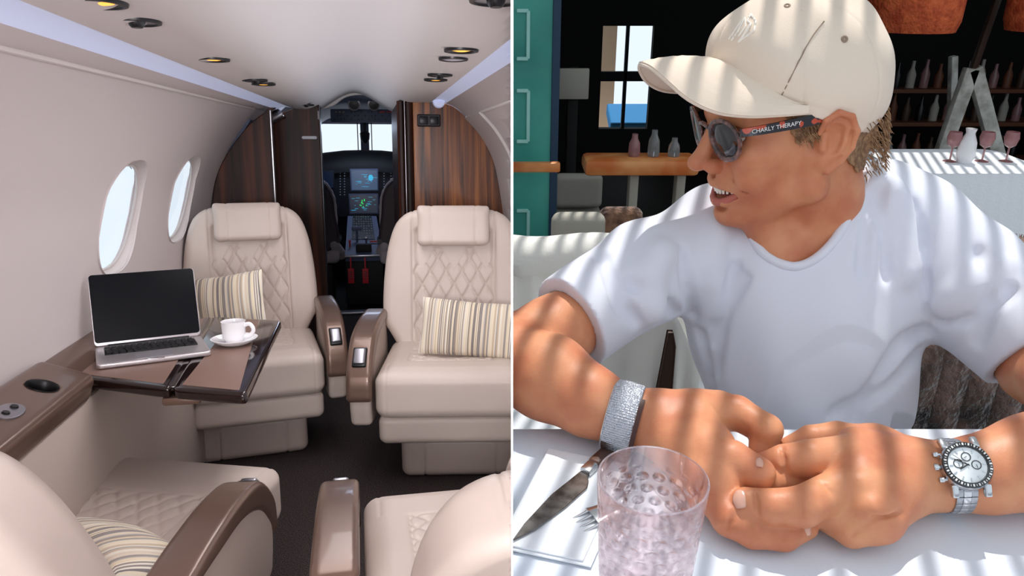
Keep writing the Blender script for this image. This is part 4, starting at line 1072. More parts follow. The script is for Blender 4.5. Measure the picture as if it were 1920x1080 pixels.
# hair: a short layer under the cap, sideburn and a flick at the nape
Hf = Field(HEADLO, [HEADLO[k] + (HEADD.shape[k] - 1) * .0019 for k in range(3)], .0019)
Hf.n = list(HEADD.shape); Hf.D = HEADD - .0034; Hf.ax = [Hf.lo[i] + np.arange(Hf.n[i], dtype=np.float32) * Hf.h for i in range(3)]
def hh(c, r, k=.01, op='add'): Hf.put(s_ell(hp(*c), r, HR), k, op)
def facecut(X, Y, Z):
    Mi = HM.inverted(); x = Mi[0][0] * X + Mi[0][1] * Y + Mi[0][2] * Z + Mi[0][3]; y = Mi[1][0] * X + Mi[1][1] * Y + Mi[1][2] * Z + Mi[1][3]; z = Mi[2][0] * X + Mi[2][1] * Y + Mi[2][2] * Z + Mi[2][3]
    nz = .004 * np.sin(x * 420 + z * 60) + .003 * np.sin(z * 500 + x * 130)
    front = x - (.047 - .40 * np.clip(.045 - z, 0, .05)) + nz * .35         # hairline runs back and down from the temple
    low = np.where(x > -.022, .002 + .50 * np.abs(x - .028) - z + nz * .3, -.013 - 1.2 * np.clip(-.022 - x, 0, .036) - z + nz * .3)
    top = z - .075
    return np.maximum(np.maximum(front, low), top)
fc = (facecut, Hf.lo, Hf.hi)
sl, g_ = Hf.win(Hf.lo, Hf.hi); Hf.D[sl] = np.maximum(Hf.D[sl], facecut(*g_).astype(np.float32))
Hf.put(s_cap(hp(-.082, .020, -.020), hp(-.070, .022, -.060), .018, .008), .012)
hair_geo = Hf.mesh()
st = []
rs = np.random.RandomState(5)
for i in range(420):
    if i < 240:                  # back of the head and nape
        a = rs.uniform(.25, 1.0) * 1.4; b = rs.uniform(-.055, .01); x = -.016 - .098 * math.sin(a); y = .078 * math.cos(a); z = b
        d = Vector((-.35, .25, -1.0)); l = rs.uniform(.006, .012)
    elif i < 300:                # nape flick
        x, y, z = -.088 + rs.uniform(-.006, .008), .02 + rs.uniform(-.02, .02), -.025 + rs.uniform(-.015, .01); d = Vector((-1.0, .2, -.35)); l = rs.uniform(.010, .018)
    else:                        # temple and sideburn
        x = rs.uniform(.004, .042); z = rs.uniform(.006, .04); y = .0735 - .004 * (x > .03); d = Vector((-.45, .12, -1.0)); l = rs.uniform(.008, .016)
        if z < .026 and x > .034: continue
    p = Vector((x, y, z)); d = (d + Vector((rs.normal(0, .18), rs.normal(0, .18), rs.normal(0, .18)))).normalized()
    st.append(tube([p, p + d * l * .55 + Vector((0, .0012, 0)), p + d * l], [.0007, .0006, .0001], 4))
mpart('hair', join(hair_geo, xf(join(*st), HM)), 'hair', smooth='all')
for s_ in (1, -1):
    eb = [tube([Vector((.091 - .017 * t ** 1.6, s_ * (.010 + .036 * t), .044 + .003 * math.sin(PI * t) + rs.uniform(-.002, .002))), Vector((.0925 - .018 * t ** 1.6, s_ * (.014 + .038 * t), .046 + .003 * math.sin(PI * t) + rs.uniform(-.002, .002)))], [.0007, .0002], 4) for t in np.linspace(0, 1, 40)]
    mpart('eyebrow', xf(join(*eb), HM), 'hair')
    ey = lathe([(0, -.0118), (.006, -.0102), (.0105, -.0055), (.0118, 0), (.0105, .0055), (.006, .0102), (0, .0118)], 24)
    eye = mpart('eye', xf(ey, HM @ Matrix.Translation((.072, s_ * .031, .014))), 'teeth', smooth='all')
    part('iris', ([tuple(Vector(v) - MO) for v in xf(lathe([(0, .0007), (.005, .0)], 16), HM @ Matrix.Translation((.0836, s_ * .031, .014)) @ RY(90))[0]], lathe([(0, .0007), (.005, .0)], 16)[1]), 'bezel_black', eye)
    # lids
    mpart('eyelid', xf(xf(lathe([(.0035, .0122), (.0085, .0095), (.0122, .003), (.0124, 0)], 24), Matrix.Identity(4)), HM @ Matrix.Translation((.0715, s_ * .031, .014))), 'skin', smooth='all')

# ------------------------------------------------------------------ t-shirt
S = Field((.02, .66, .50), (.74, 1.14, 1.06), .0032)
def sc(a, b, ra, rb=None, k=.04, op='add'): S.put(s_cap(a, b, ra, rb), k, op)
S.put(s_ell(W(1508, 590, .985), (.156, .098, .150)), .0)
S.put(s_ell(W(1518, 760, .99), (.130, .096, .180)), .06)
sc(W(1130, 565, .90), W(1040, 622, .865), .047, .047, .02)
sc(W(1545, 440, .985), W(1350, 455, 1.015), .066, .072, .05); sc(W(1350, 455, 1.015), W(1215, 510, .955), .072, .064, .05)
sc(W(1215, 510, .955), W(1048, 618, .870), .062, .057, .03)
sc(W(1560, 430, .985), W(1690, 440, .985), .072, .075, .05); sc(W(1690, 440, .985), W(1790, 515, .95), .076, .076, .05)
sc(W(1790, 515, .95), W(1925, 645, .884), .072, .064, .03)
# cuffs: the sleeve ends are cut square to the arm and hollowed around it
def half_space(p, n, m=.0):
    n = Vector(n).normalized()
    def fn(X, Y, Z): return -((X - p.x) * n.x + (Y - p.y) * n.y + (Z - p.z) * n.z)
    return fn
def cut_plane(p, n, c, R_):
    sl, g_ = S.win(np.array(c) - R_, np.array(c) + R_)
    d = -half_space(p, n)(*g_); A = S.D[sl]; S.D[sl] = np.maximum(A, d.astype(np.float32))
sc(W(1590, 392, .985), W(1650, 385, 1.0), .056, .060, .04)
sc(W(1540, 510, .925), W(1600, 450, .925), .034, .032, .04); sc(W(1600, 450, .925), W(1634, 372, .950), .032, .028, .04); sc(W(1622, 432, .908), W(1638, 356, .915), .022, .020, .03); sc(W(1638, 356, .915), W(1650, 345, .96), .020, .024, .03)
# folds
def fold(pts, r, k=.018, op='add', d=None):
    for (a, b, c), (e, f_, g) in zip(pts, pts[1:]): S.put(s_cap(W(a, b, c), W(e, f_, g), r, r), k, op)
def surf(px, py, lo=.70, hi=1.05):
    """depth at which the shirt is met along the ray through a pixel"""
    prev = None
    for d in np.arange(lo, hi, .002):
        p = W(px, py, d); i = [int(round((p[k] - S.lo[k]) / S.h)) for k in range(3)]
        if all(0 <= i[k] < S.n[k] for k in range(3)) and S.D[i[0], i[1], i[2]] < 0: return d
    return None
def crease(pix, r=.003, k=.014, op='sub', off=.0):
    P = [(p, surf(*p)) for p in [(q.x, q.y) for q in spline([(a, b, 0) for a, b in pix], 10)]]
    P = [W(p[0], p[1], d + off) for p, d in P if d]
    for a, b in zip(P, P[1:]): S.put(s_cap(a, b, r, r), k, op)
jobs = [([(1752, 600), (1790, 560), (1850, 515), (1890, 480)], 'sub'), ([(1758, 604), (1820, 598), (1880, 565), (1900, 540)], 'sub'), ([(1745, 590), (1735, 520), (1720, 440)], 'sub'),
        ([(1300, 590), (1290, 540), (1275, 470)], 'sub'), ([(1270, 590), (1230, 550), (1180, 530)], 'sub'), ([(1200, 600), (1170, 570), (1150, 520)], 'sub'),
        ([(1330, 640), (1350, 560), (1380, 500)], 'sub'), ([(1640, 360), (1660, 430), (1665, 520)], 'sub'), ([(1700, 370), (1720, 420), (1730, 480)], 'sub'),
        ([(1690, 650), (1640, 720), (1600, 790)], 'sub'),
        ([(1310, 620), (1330, 700), (1340, 760)], 'sub'), ([(1120, 470), (1150, 520), (1170, 580)], 'sub'), ([(1660, 350), (1625, 420), (1615, 510)], 'sub'), ([(1400, 520), (1350, 600), (1345, 700)], 'sub'), ([(1740, 620), (1700, 640), (1650, 700)], 'sub'), ([(1730, 660), (1660, 730), (1560, 780)], 'sub'), ([(1840, 470), (1850, 560), (1830, 640)], 'sub')]
plan = [(pix, [(p, surf(*p)) for p in [(q.x, q.y) for q in spline([(a, b, 0) for a, b in pix], 12)]], op) for pix, op in jobs]
for n_, (pix, P, op) in enumerate(plan):
    P = [W(p[0], p[1], d) for p, d in P if d]; r = .0045 if n_ < 3 else .0036; k = .013 if n_ < 3 else .018
    for a, b in zip(P, P[1:]): S.put(s_cap(a, b, r, r), k, 'sub')
for pix in ([(1770, 570), (1830, 530), (1880, 500)], [(1680, 360), (1690, 430), (1690, 520)], [(1350, 420), (1330, 500), (1340, 580)], [(1240, 470), (1215, 520), (1220, 585)]):
    P = [(p, surf(*p)) for p in [(q.x, q.y) for q in spline([(a, b, 0) for a, b in pix], 12)]]; P = [W(p[0], p[1], d + .004) for p, d in P if d]
    for a, b in zip(P, P[1:]): S.put(s_cap(a, b, .006, .006), .030, 'add')
def wob(X, Y, Z): return .0014 * np.sin(X * 60 + 5 * np.sin(Z * 9) + 3 * np.sin(Y * 11)) + .0008 * np.sin(X * 31 + Z * 45 + Y * 25)
S.bump((wob, S.lo, S.hi))
c1 = W(1066, 600, .878); n1 = (W(1040, 620, .865) - W(1130, 560, .90)); cut_plane(c1, n1, W(1010, 640, .85), .10)
c2 = W(1912, 676, .87); n2 = (W(1960, 690, .865) - W(1880, 590, .91)); cut_plane(c2, n2, W(1950, 740, .83), .125)
sc(W(1074, 602, .8815), W(1008, 642, .850), .0405, .0425, .003, 'sub')
sc(W(1930, 651, .881), W(1992, 732, .848), .0475, .0490, .003, 'sub')
# neck opening
BANDPX = spline([(1409, 436, 0), (1418, 458, 0), (1442, 484, 0), (1484, 500, 0), (1522, 490, 0), (1557, 460, 0), (1585, 418, 0), (1600, 376, 0), (1605, 340, 0)], 48)
BAND = [W(q.x, q.y, surf(q.x, q.y) or .9) for q in BANDPX]
sc(hp(-.028, 0, -.040), hp(-.030, 0, -.085), .056, .054, .004, 'sub')
for x_, y_, r_ in ((1450, 450, .021), (1488, 458, .0275), (1526, 436, .026), (1553, 400, .0215), (1572, 356, .018), (1470, 420, .03), (1524, 380, .028), (1430, 440, .013), (1487, 484, .010)):
    sc(W(x_, y_, .80), W(x_, y_, .955), r_, r_, .002, 'sub')

tee = mpart('t_shirt', S.mesh(), 'shirt', smooth='all')
# neck band
bsm = [BAND[0]] + [(BAND[i - 1] + BAND[i] * 2 + BAND[i + 1]) / 4 for i in range(1, len(BAND) - 1)] + [BAND[-1]]
bs = bsm + spline([BAND[-1], W(1575, 318, .985), W(1510, 330, 1.02), W(1450, 360, 1.01), W(1412, 405, .96), BAND[0]], 24)[1:]
V, F = tube(bs, .0058, 10, caps=False); part('neckband', ([tuple(Vector(v) - MO) for v in V], F), 'shirt', tee, smooth='all')

# ------------------------------------------------------------------ cap
Cf = Field((.14, .72, .96), (.50, 1.08, 1.21), .0020)
def ce(c, r, k=.03, op='add', R=None): Cf.put(s_ell(hp(*c), r, HR @ (R or Matrix.Identity(3))), k, op)
ce((-.014, 0, .048), (.103, .088, .098), 0); ce((.030, 0, .085), (.060, .068, .066), .04); ce((-.060, 0, .06), (.050, .060, .078), .03)
HI = HM.inverted()
def hloc(X, Y, Z): return [HI[r][0] * X + HI[r][1] * Y + HI[r][2] * Z + HI[r][3] for r in range(3)]
def hem(x): return .022 + .50 * x
sl, g_ = Cf.win(Cf.lo, Cf.hi); x_, y_, z_ = hloc(*g_)
Cf.D[sl] = np.maximum(Cf.D[sl], (hem(x_) - z_) * .9)
inner = s_ell(hp(-.014, 0, .044), (.099, .0835, .094), HR); Cf.D[sl] = np.maximum(Cf.D[sl], -inner[0](*g_) - .0 + 0 * x_) if False else Cf.D[sl]
# panel seams: six meridians, the hem stitching and soft dents
th = np.arctan2(y_, x_ + .012); gr = 0
for a in (0.0, 62, 120, 180, -62, -120):
    d = np.abs(np.angle(np.exp(1j * (th - rad(a))))) * np.sqrt((x_ + .012) ** 2 + y_ ** 2); gr = gr + np.exp(-(d / .0016) ** 2) * .0016
hm_ = np.exp(-((z_ - hem(x_) - .012) / .0013) ** 2) * .0008
dent = .0022 * np.sin(th * 5 + z_ * 30) * np.sin(z_ * 48) + .0016 * np.sin(x_ * 70 - z_ * 55)
Cf.D[sl] = Cf.D[sl] + (gr * (z_ < .138) + hm_ + dent).astype(np.float32)
cap = mpart('baseball_cap', Cf.mesh(), 'cap_cotton', smooth='all', label='beige cotton baseball cap with a curved brim')
def cpart(name, geo, m, **k): return part(name, ([tuple(HM @ Vector(v) - MO) for v in geo[0]], geo[1]), m, cap, **k)
half = [(.172, 0, .1065), (.170, .020, .104), (.163, .040, .0925), (.148, .058, .0735), (.124, .071, .0575), (.092, .079, .0480), (.060, .084, .0435), (.030, .0865, .040)]
root = [(.086, 0, .094), (.084, .014, .093), (.079, .030, .088), (.071, .046, .079), (.062, .060, .068), (.051, .071, .058), (.040, .079, .050), (.026, .0845, .041)]
def mirror(P): return [(x, -y, z) for x, y, z in P[::-1][:-1]] + P
OU, RO = spline(mirror(half), 56), spline(mirror(root), 56)
def brim(s, t):
    k = min(int(round(s * (len(OU) - 1))), len(OU) - 1); a, b = RO[k], OU[k]; p = a.lerp(b, t); return (p.x, p.y, p.z + .004 * math.sin(PI * t) + .0003 * math.sin(t * 60))
cpart('cap_brim', sheet(brim, 56, 16, .0034), 'cap_cotton')
cpart('brim_edge', tube(OU, .0019, 8), 'cap_cotton')
cpart('cap_button', xf(lathe([(0, .006), (.006, .005), (.0085, .001), (.009, -.002)], 20), Matrix.Translation((-.022, 0, .1515)) @ RY(-8)), 'cap_cotton')
def on_cap(px, py):
    for d in np.arange(.70, 1.05, .0007):
        p = W(px, py, d); i = [int(round((p[k] - Cf.lo[k]) / Cf.h)) for k in range(3)]
        if all(1 <= i[k] < Cf.n[k] - 1 for k in range(3)) and Cf.D[i[0], i[1], i[2]] < 0:
            n = Vector([Cf.D[i[0] + a, i[1] + b, i[2] + c] - Cf.D[i[0] - a, i[1] - b, i[2] - c] for a, b, c in ((1, 0, 0), (0, 1, 0), (0, 0, 1))]).normalized(); return p, n
    return None, None
for px, py in ((1476, 11), (1584, 73)):
    p, n = on_cap(px, py)
    if p:
        q = n.to_track_quat('Z', 'Y').to_matrix().to_4x4(); g = xf(lathe([(.0011, .0004), (.0022, .0012), (.0034, .0008), (.0038, -.0006)], 18), Matrix.Translation(p) @ q)
        part('eyelet', ([tuple(Vector(v) - MO) for v in g[0]], g[1]), 'cap_seam', cap)
# embroidered mark: an angular shield of four strokes
def stroke(pix, r=.0011):
    out = []
    for a, b in zip(pix, pix[1:]):
        for t in np.linspace(0, 1, 6):
            p, n = on_cap(a[0] + (b[0] - a[0]) * t, a[1] + (b[1] - a[1]) * t)
            if p: out.append(p + n * .0004)
    return tube(out, r, 6) if len(out) > 1 else ([], [])
emb = [stroke([(1408, 27), (1417, 40), (1414, 58), (1385, 79)]), stroke([(1408, 27), (1402, 40), (1408, 45), (1398, 62), (1385, 79)]), stroke([(1397, 33), (1383, 60), (1372, 76)]), stroke([(1391, 38), (1378, 58), (1367, 74)]), stroke([(1397, 33), (1398, 50), (1385, 68)], .0009)]
g = join(*emb); part('embroidered_badge', ([tuple(Vector(v) - MO) for v in g[0]], g[1]), 'cap_thread', cap, label='raised white embroidered angular badge')
g = []
for pix in ([(1333, 112), (1380, 133), (1420, 158), (1461, 185), (1500, 203)], [(1463, 184), (1480, 150), (1500, 110), (1522, 70), (1545, 40)]):
    sp = [(q.x, q.y) for q in spline([(a, b, 0) for a, b in pix], 24)]; o_ = [on_cap(*p) for p in sp]; o_ = [p + n * .0006 for p, n in o_ if p]
    if len(o_) > 2: g.append(tube(o_, .0007, 5))
g = join(*g); part('stitch_line', ([tuple(Vector(v) - MO) for v in g[0]], g[1]), 'cap_seam', cap)

# ------------------------------------------------------------------ sunglasses
GO = HM @ Vector((.10, 0, .02))
glasses = thing('sunglasses', 'tortoiseshell sunglasses with dark lenses worn under the beige cap', 'sunglasses', GO)
def gp(name, geo, m, parent=None, **k): return part(name, ([tuple(HM @ Vector(v) - GO) for v in geo[0]], geo[1]), m, parent or glasses, **k)
def lens_pt(a, s_, sc_=1.0, dx=0):
    c, s = math.cos(a), math.sin(a); y = .0235 * math.copysign(abs(c) ** .85, c) * sc_ * (1 - .12 * (s < 0) * abs(s)); z = .0225 * math.copysign(abs(s) ** .9, s) * sc_
    Y = .036 + y; return (.1045 - (Y / .06) ** 2 * .012 + dx - z * -.12, s_ * Y, .0135 + z + .0015 * (y > 0))
for s_ in (1, -1):
    ring = [lens_pt(2 * PI * i / 48, s_) for i in range(48)]
    gp('rim', tube([Vector(p) for p in ring] + [Vector(ring[0]), Vector(ring[1])], .0030, 10, False, flat=.8), 'tortoise')
    V = [lens_pt(0, s_, 0.0)] + [lens_pt(2 * PI * i / 48, s_, .5, .0010) for i in range(48)] + [lens_pt(2 * PI * i / 48, s_, .97) for i in range(48)]
    V[0] = (V[0][0] + .0014, V[0][1], V[0][2])
    F = [(0, 1 + i, 1 + (i + 1) % 48) for i in range(48)] + [(1 + i, 49 + i, 49 + (i + 1) % 48, 1 + (i + 1) % 48) for i in range(48)]
    n = len(V); V2 = V + [(x - .0018, y, z) for x, y, z in V]; F2 = F + [tuple(i + n for i in f[::-1]) for f in F] + [(49 + i, 49 + i + n, 49 + (i + 1) % 48 + n, 49 + (i + 1) % 48) for i in range(48)]
    gp('lens', (V2, F2), 'sun_lens', smooth='all')
    tp = spline([(.094, s_ * .0635, .0275), (.080, s_ * .0715, .0285), (.050, s_ * .0775, .0290), (.022, s_ * .0800, .0295), (.0, s_ * .0800, .030)], 24)
    V, F = [], []
    for i, p in enumerate(tp):
        h_ = .0042 + .0024 * i / len(tp); w_ = .0014
        for a, b in ((w_, h_), (w_, -h_), (-w_, -h_), (-w_, h_)): V.append((p.x, p.y + s_ * a, p.z + b))
    for i in range(len(tp) - 1):
        for k in range(4): F.append((i * 4 + k, i * 4 + (k + 1) % 4, i * 4 + 4 + (k + 1) % 4, i * 4 + 4 + k))
    F += [(0, 1, 2, 3), tuple(range(len(V) - 4, len(V)))[::-1]]
    tm = gp('temple', (V, F), 'tortoise_dark', smooth=False)
    if s_ > 0:
        tx = text_geo('CHARLY THERAPY', .0064, .0002)
        a_, b_ = Vector((.079, .0738, .0288)), Vector((.040, .0802, .0292)); ex = (b_ - a_).normalized(); ez = Vector((0, 0, 1)); ey = ez.cross(ex)
        M = Matrix((( ex.x, ez.x, -ey.x * -1, 0), (ex.y, ez.y, -ey.y * -1, 0), (ex.z, ez.z, -ey.z * -1, 0), (0, 0, 0, 1))).to_4x4(); M.translation = (a_ + b_) / 2 + Vector((0, .0004, 0))
        gg = xf(tx, HM @ M); part('lettering', ([tuple(Vector(v) - GO) for v in gg[0]], gg[1]), 'lettering_white', tm, label='small white lettering', smooth=False)
gp('bridge', tube(spline([(.1045, .0150, .0235), (.1075, .006, .0275), (.1080, 0, .0285), (.1075, -.006, .0275), (.1045, -.0150, .0235)], 16), .0026, 10), 'tortoise')

# ------------------------------------------------------------------ worn on the wrists
def ring_frame(c, axis, facing):
    a = Vector(axis).normalized(); n = (Vector(facing) - a * a.dot(Vector(facing))).normalized(); t = n.cross(a)
    M = Matrix.Identity(4)
    for i in range(3): M[i][0] = a[i]; M[i][1] = t[i]; M[i][2] = n[i]; M[i][3] = c[i]
    return M                     # x along the arm, y round it, z outwards through the dial
def hposes(c): return Vector((0, 0, CAM_Z)) - c
wc_ = WH(1784, 892, .0365)
WM = ring_frame(wc_, WH(1850, 889, .040) - WH(1745, 893, .034), hposes(wc_) + Vector((.22, .10, .12)))
watch = thing('wristwatch', 'steel chronograph wristwatch with white dial and black bezel on his left wrist', 'watch', wc_)
def wp(name, geo, m, parent=None, **k): return part(name, ([tuple(WM @ Vector(v) - wc_) for v in geo[0]], geo[1]), m, parent or watch, **k)
WR_ = .0305; Zc = WR_ + .0015
TZ = Matrix.Translation((0, 0, Zc))
case = wp('watch_case', join(xf(lathe([(0, -.003), (.0175, -.003), (.0198, -.001), (.0200, .004), (.0188, .0062), (.0150, .0068)], 48), TZ),
      *[box((sx * .0125, sy * .0195, Zc - .0005), (.0055, .0110, .0060), .0015, 2, R=RX(-sy * 24)) for sx in (-1, 1) for sy in (-1, 1)]), 'steel')
bez = wp('bezel', xf(lathe([(.0146, .0062), (.0146, .0072), (.0152, .0084), (.0188, .0072), (.0192, .0060)], 64, close=True), TZ), 'bezel_black', case, label='black bezel with white scale')
tk = []
for i in range(48):
    a = 2 * PI * i / 48
    tk.append(xf(box((0, .0171, .0082), (.0005 if i % 2 else .0013, .0014 if i % 2 else .0020, .0003)), TZ @ Matrix.Rotation(a, 4, 'Z')))
g = join(*tk); wp('bezel_scale', g, 'lettering_white', case, smooth=False)
dial = wp('dial', xf(lathe([(0, .0066), (.0148, .0066), (.0148, .0060)], 48), TZ), 'dial_white')
for cx, cy in ((-.0066, .0), (.0066, .0), (.0, .0066)):
    pass
SD = ((-.0068, .0012), (.0066, -.0004), (.0004, .0066))
wp('subdial_rings', join(*[xf(lathe([(.0031, .0068), (.0031, .0070), (.0038, .0070), (.0038, .0068)], 28, close=True), TZ @ Matrix.Translation((x, y, 0))) for x, y in SD]), 'bezel_black', dial, smooth=False)
def hand(l, w, a, x=0, y=0, z=.0074): return xf(box((0, l * .38, z), (w, l, .0003)), TZ @ Matrix.Translation((x, y, 0)) @ Matrix.Rotation(rad(a), 4, 'Z'))
wp('watch_hands', join(hand(.0085, .0010, 118), hand(.0120, .0008, 62), hand(.0150, .0003, 48, z=.0078), *[hand(.0030, .0004, a, x, y) for (x, y), a in zip(SD, (190, 185, 120))]), 'bezel_black', dial, smooth=False)
wp('hour_markers', join(*[xf(box((0, .0122, .0070), (.0008, .0028, .0004)), TZ @ Matrix.Rotation(rad(30 * i), 4, 'Z')) for i in range(12)]), 'steel', dial, smooth=False)
for y, r_ in ((-.0105, .0022), (0, .0030), (.0105, .0022)):
    wp('crown' if y == 0 else 'pusher', xf(lathe([(0, .0), (r_ * .5, .0), (r_ * .5, .002), (r_, .0024), (r_, .0054), (r_ * .8, .0060), (0, .0060)], 18), TZ @ Matrix.Translation((-.0190 if y == 0 else -.0168, y, .0018)) @ RY(-90)), 'steel', case)
lk = mesh_from('link_middle', box((0, 0, 0), (.0062, .0068, .0026), .0006, 2), 'steel'); lo_ = mesh_from('link_outer', box((0, 0, 0), (.0052, .0068, .0024), .0006, 2), 'steel_brushed')
nl = 27
for i in range(nl):
    a = -2 * PI * i / nl
    if abs(((math.degrees(a) + 180) % 360) - 180) < 38: continue
    Mx = WM @ Matrix.Rotation(a, 4, 'X'); tp_ = 1 - .12 * min(1, abs(((math.degrees(a) + 180) % 360) - 180) / 180)
    L_ = Mx @ Matrix.Translation((0, 0, WR_))
    base_ = part('bracelet_link', lk, None, watch); base_.matrix_basis = Matrix.Translation(-wc_) @ L_
    for s_ in (-1, 1):
        o = part('link_side', lo_, None, base_); o.matrix_basis = Matrix.Translation((s_ * .0058 * tp_, 0, -.0002))
# the woven steel band on the right wrist
bc = WH(1168, 782, .034)
BM = ring_frame(bc, WH(1235, 790, .033) - WH(1105, 752, .042), hposes(bc))
br = thing('mesh_bracelet', 'silver woven mesh band with a dark side bar on his right wrist', 'bracelet', bc)
def bpt(name, geo, m, parent=None, **k): return part(name, ([tuple(BM @ Vector(v) - bc) for v in geo[0]], geo[1]), m, parent or br, **k)
def band_fn(s, t):
    a = 2 * PI * s; r = .0336 - .0010 * abs(2 * t - 1) ** 3 + .00022 * math.sin(s * 2 * PI * 90 + (t * 20 % 2 > 1) * PI) ; return ((t - .5) * .0270, r * 1.02 * math.sin(a), r * math.cos(a))
bd = bpt('woven_band', sheet(band_fn, 360, 20, .0016), 'mesh_band', smooth='all')
nt = MATS['mesh_band'].node_tree; b_ = nt.nodes['Principled BSDF']; tc = nt.nodes.new('ShaderNodeTexCoord'); vo = nt.nodes.new('ShaderNodeTexVoronoi'); vo.inputs['Scale'].default_value = 900
u_ = nt.nodes.new('ShaderNodeBump'); u_.inputs['Strength'].default_value = .9; u_.inputs['Distance'].default_value = .0008
nt.links.new(tc.outputs['Object'], vo.inputs['Vector']); nt.links.new(vo.outputs['Distance'], u_.inputs['Height']); nt.links.new(u_.outputs['Normal'], b_.inputs['Normal'])
for s_ in (-1, 1): bpt('band_edge', tube([(s_ * .0137, .0336 * 1.02 * math.sin(a), .0330 * math.cos(a)) for a in np.linspace(0, 2 * PI, 60)], .0009, 6, False), 'steel', bd)
def arcbar(x, w, a0, a1, r0, th): return sheet(lambda s, t: (x + (t - .5) * w, (r0) * 1.02 * math.sin(rad(lerp(a0, a1, s))), r0 * math.cos(rad(lerp(a0, a1, s)))), 24, 4, -th)
bpt('side_bar', arcbar(.0158, .0045, -62, 38, .0342, .003), 'leather_brown_dark', label='dark brown side bar')
bpt('clasp', arcbar(.0, .026, 52, 78, .0322, .003), 'steel', label='polished steel clasp') if False else bpt('clasp', arcbar(.0, .026, -78, -50, .0352, .003), 'steel', label='polished steel clasp')

# ------------------------------------------------------------------ table, cloth and what lies on it
m = mat('tablecloth', (226, 233, 242), 0.9, sheen=0.15); nt = m.node_tree; b_ = nt.nodes['Principled BSDF']
tc = nt.nodes.new('ShaderNodeTexCoord'); mp = nt.nodes.new('ShaderNodeMapping'); mp.inputs['Scale'].default_value = (260, 3, 1); mp.inputs['Rotation'].default_value = (0, 0, .2)
n_ = nt.nodes.new('ShaderNodeTexNoise'); n_.inputs['Scale'].default_value = 1; u_ = nt.nodes.new('ShaderNodeBump'); u_.inputs['Strength'].default_value = .35; u_.inputs['Distance'].default_value = .0008
nt.links.new(tc.outputs['Object'], mp.inputs[0]); nt.links.new(mp.outputs[0], n_.inputs['Vector']); nt.links.new(n_.outputs['Fac'], u_.inputs['Height']); nt.links.new(u_.outputs['Normal'], b_.inputs['Normal'])
mat('cloth_white', (242, 246, 250), 0.9, sheen=0.2, bump=(120, .25, .002))
mat('cloth_cream', (244, 242, 234), 0.9, sheen=0.2, bump=(90, .3, .002))
mat('knife_steel', (132, 128, 124), 0.28, metal=0.95, vary=((74, 70, 66), 60.0, 6))
mat('handle_wood', (92, 58, 44), 0.4, coat=0.3, vary=((60, 36, 28), 40.0, 3))
mat('table_wood_dark', (70, 48, 36), 0.5)
tb = thing('restaurant_table', 'square restaurant table standing under the white cloth in front of him', 'table', (.62, .36, 0))
part('table_top', box((0, 0, .735), (1.22, .58, .026), .004), 'table_wood_dark', tb)
for sx in (-1, 1):
    for sy in (-1, 1): part('leg', box((sx * .55, sy * .24, .361), (.05, .05, .722), .004), 'table_wood_dark', tb)
def cloth(s, t):
    x = -.005 + 1.26 * s; y = .06 + .60 * t; z = .7498
    ex = max(0, s - .985) / .015; ef = max(0, t - .985) / .015
    return (x + 0 * ex, y, z + .0006 * math.sin(x * 21 + 2 * math.sin(y * 9)) + .0005 * math.sin(y * 33 + x * 4))
geo = sheet(cloth, 120, 60, .0)
sk = sheet(lambda s, t: (-.005 + 1.26 * s, .66 + .012 * math.sin(s * 30) * t, .7498 - .28 * t), 80, 10)
tcl = solo('tablecloth', join(geo, sk), 'tablecloth', 'white cloth with faint ribs covering the table under his hands', 'tablecloth', smooth='all')

# napkin: folded in two layers
nq = [WZ(948, 1030, .752), WZ(1108, 1064, .752), WZ(1188, 880, .752), WZ(1040, 850, .752)]
nc = sum(nq, Vector()) / 4
nk = thing('napkin', 'folded white napkin lying under the knife and fork', 'napkin', nc)
for k, (dz, sh) in enumerate(((.0, 0.0), (.0022, .006))):
    P_ = [(p - nc) for p in nq]; P_ = [(p.x - sh, p.y + sh * .7) for p in P_]
    part('folded_layer', prism(P_, -.0008 + dz, .0012 + dz, .0008, 2), 'cloth_white', nk)
ZN = .7565
def flat_at(px, py, z=ZN): return WZ(px, py, z)
# steak knife
k0, k1, k2 = flat_at(960, 1016), flat_at(1099, 888), flat_at(1172, 826)
kd = (k1 - k0).normalized(); kc = (k0 + k2) / 2; an = math.atan2(kd.y, kd.x)
knife = thing('table_knife', 'steak knife with dark streaked blade and brown wooden handle', 'knife', k1, an)
bl = (k1 - k0).length; hl = (k2 - k1).length
part('blade', prism([(-bl, .0), (-bl * .8, -.0072), (-bl * .45, -.0118), (-bl * .16, -.0125), (-.010, -.0090), (-.004, -.0045), (0, -.0045), (0, .0055), (-.02, .0065), (-bl * .4, .0080), (-bl * .8, .0045)], .0, .0016, .0005, 1), 'knife_steel', knife)
part('bolster', box((.006, .0005, .002), (.016, .0115, .0075), .002, 2), 'steel', knife, label='polished steel bolster')
part('handle', join(box((.014 + hl * .52, .0005, .002), (hl * 1.05, .0135, .0085), .003, 3)), 'handle_wood', knife, label='brown wooden handle')
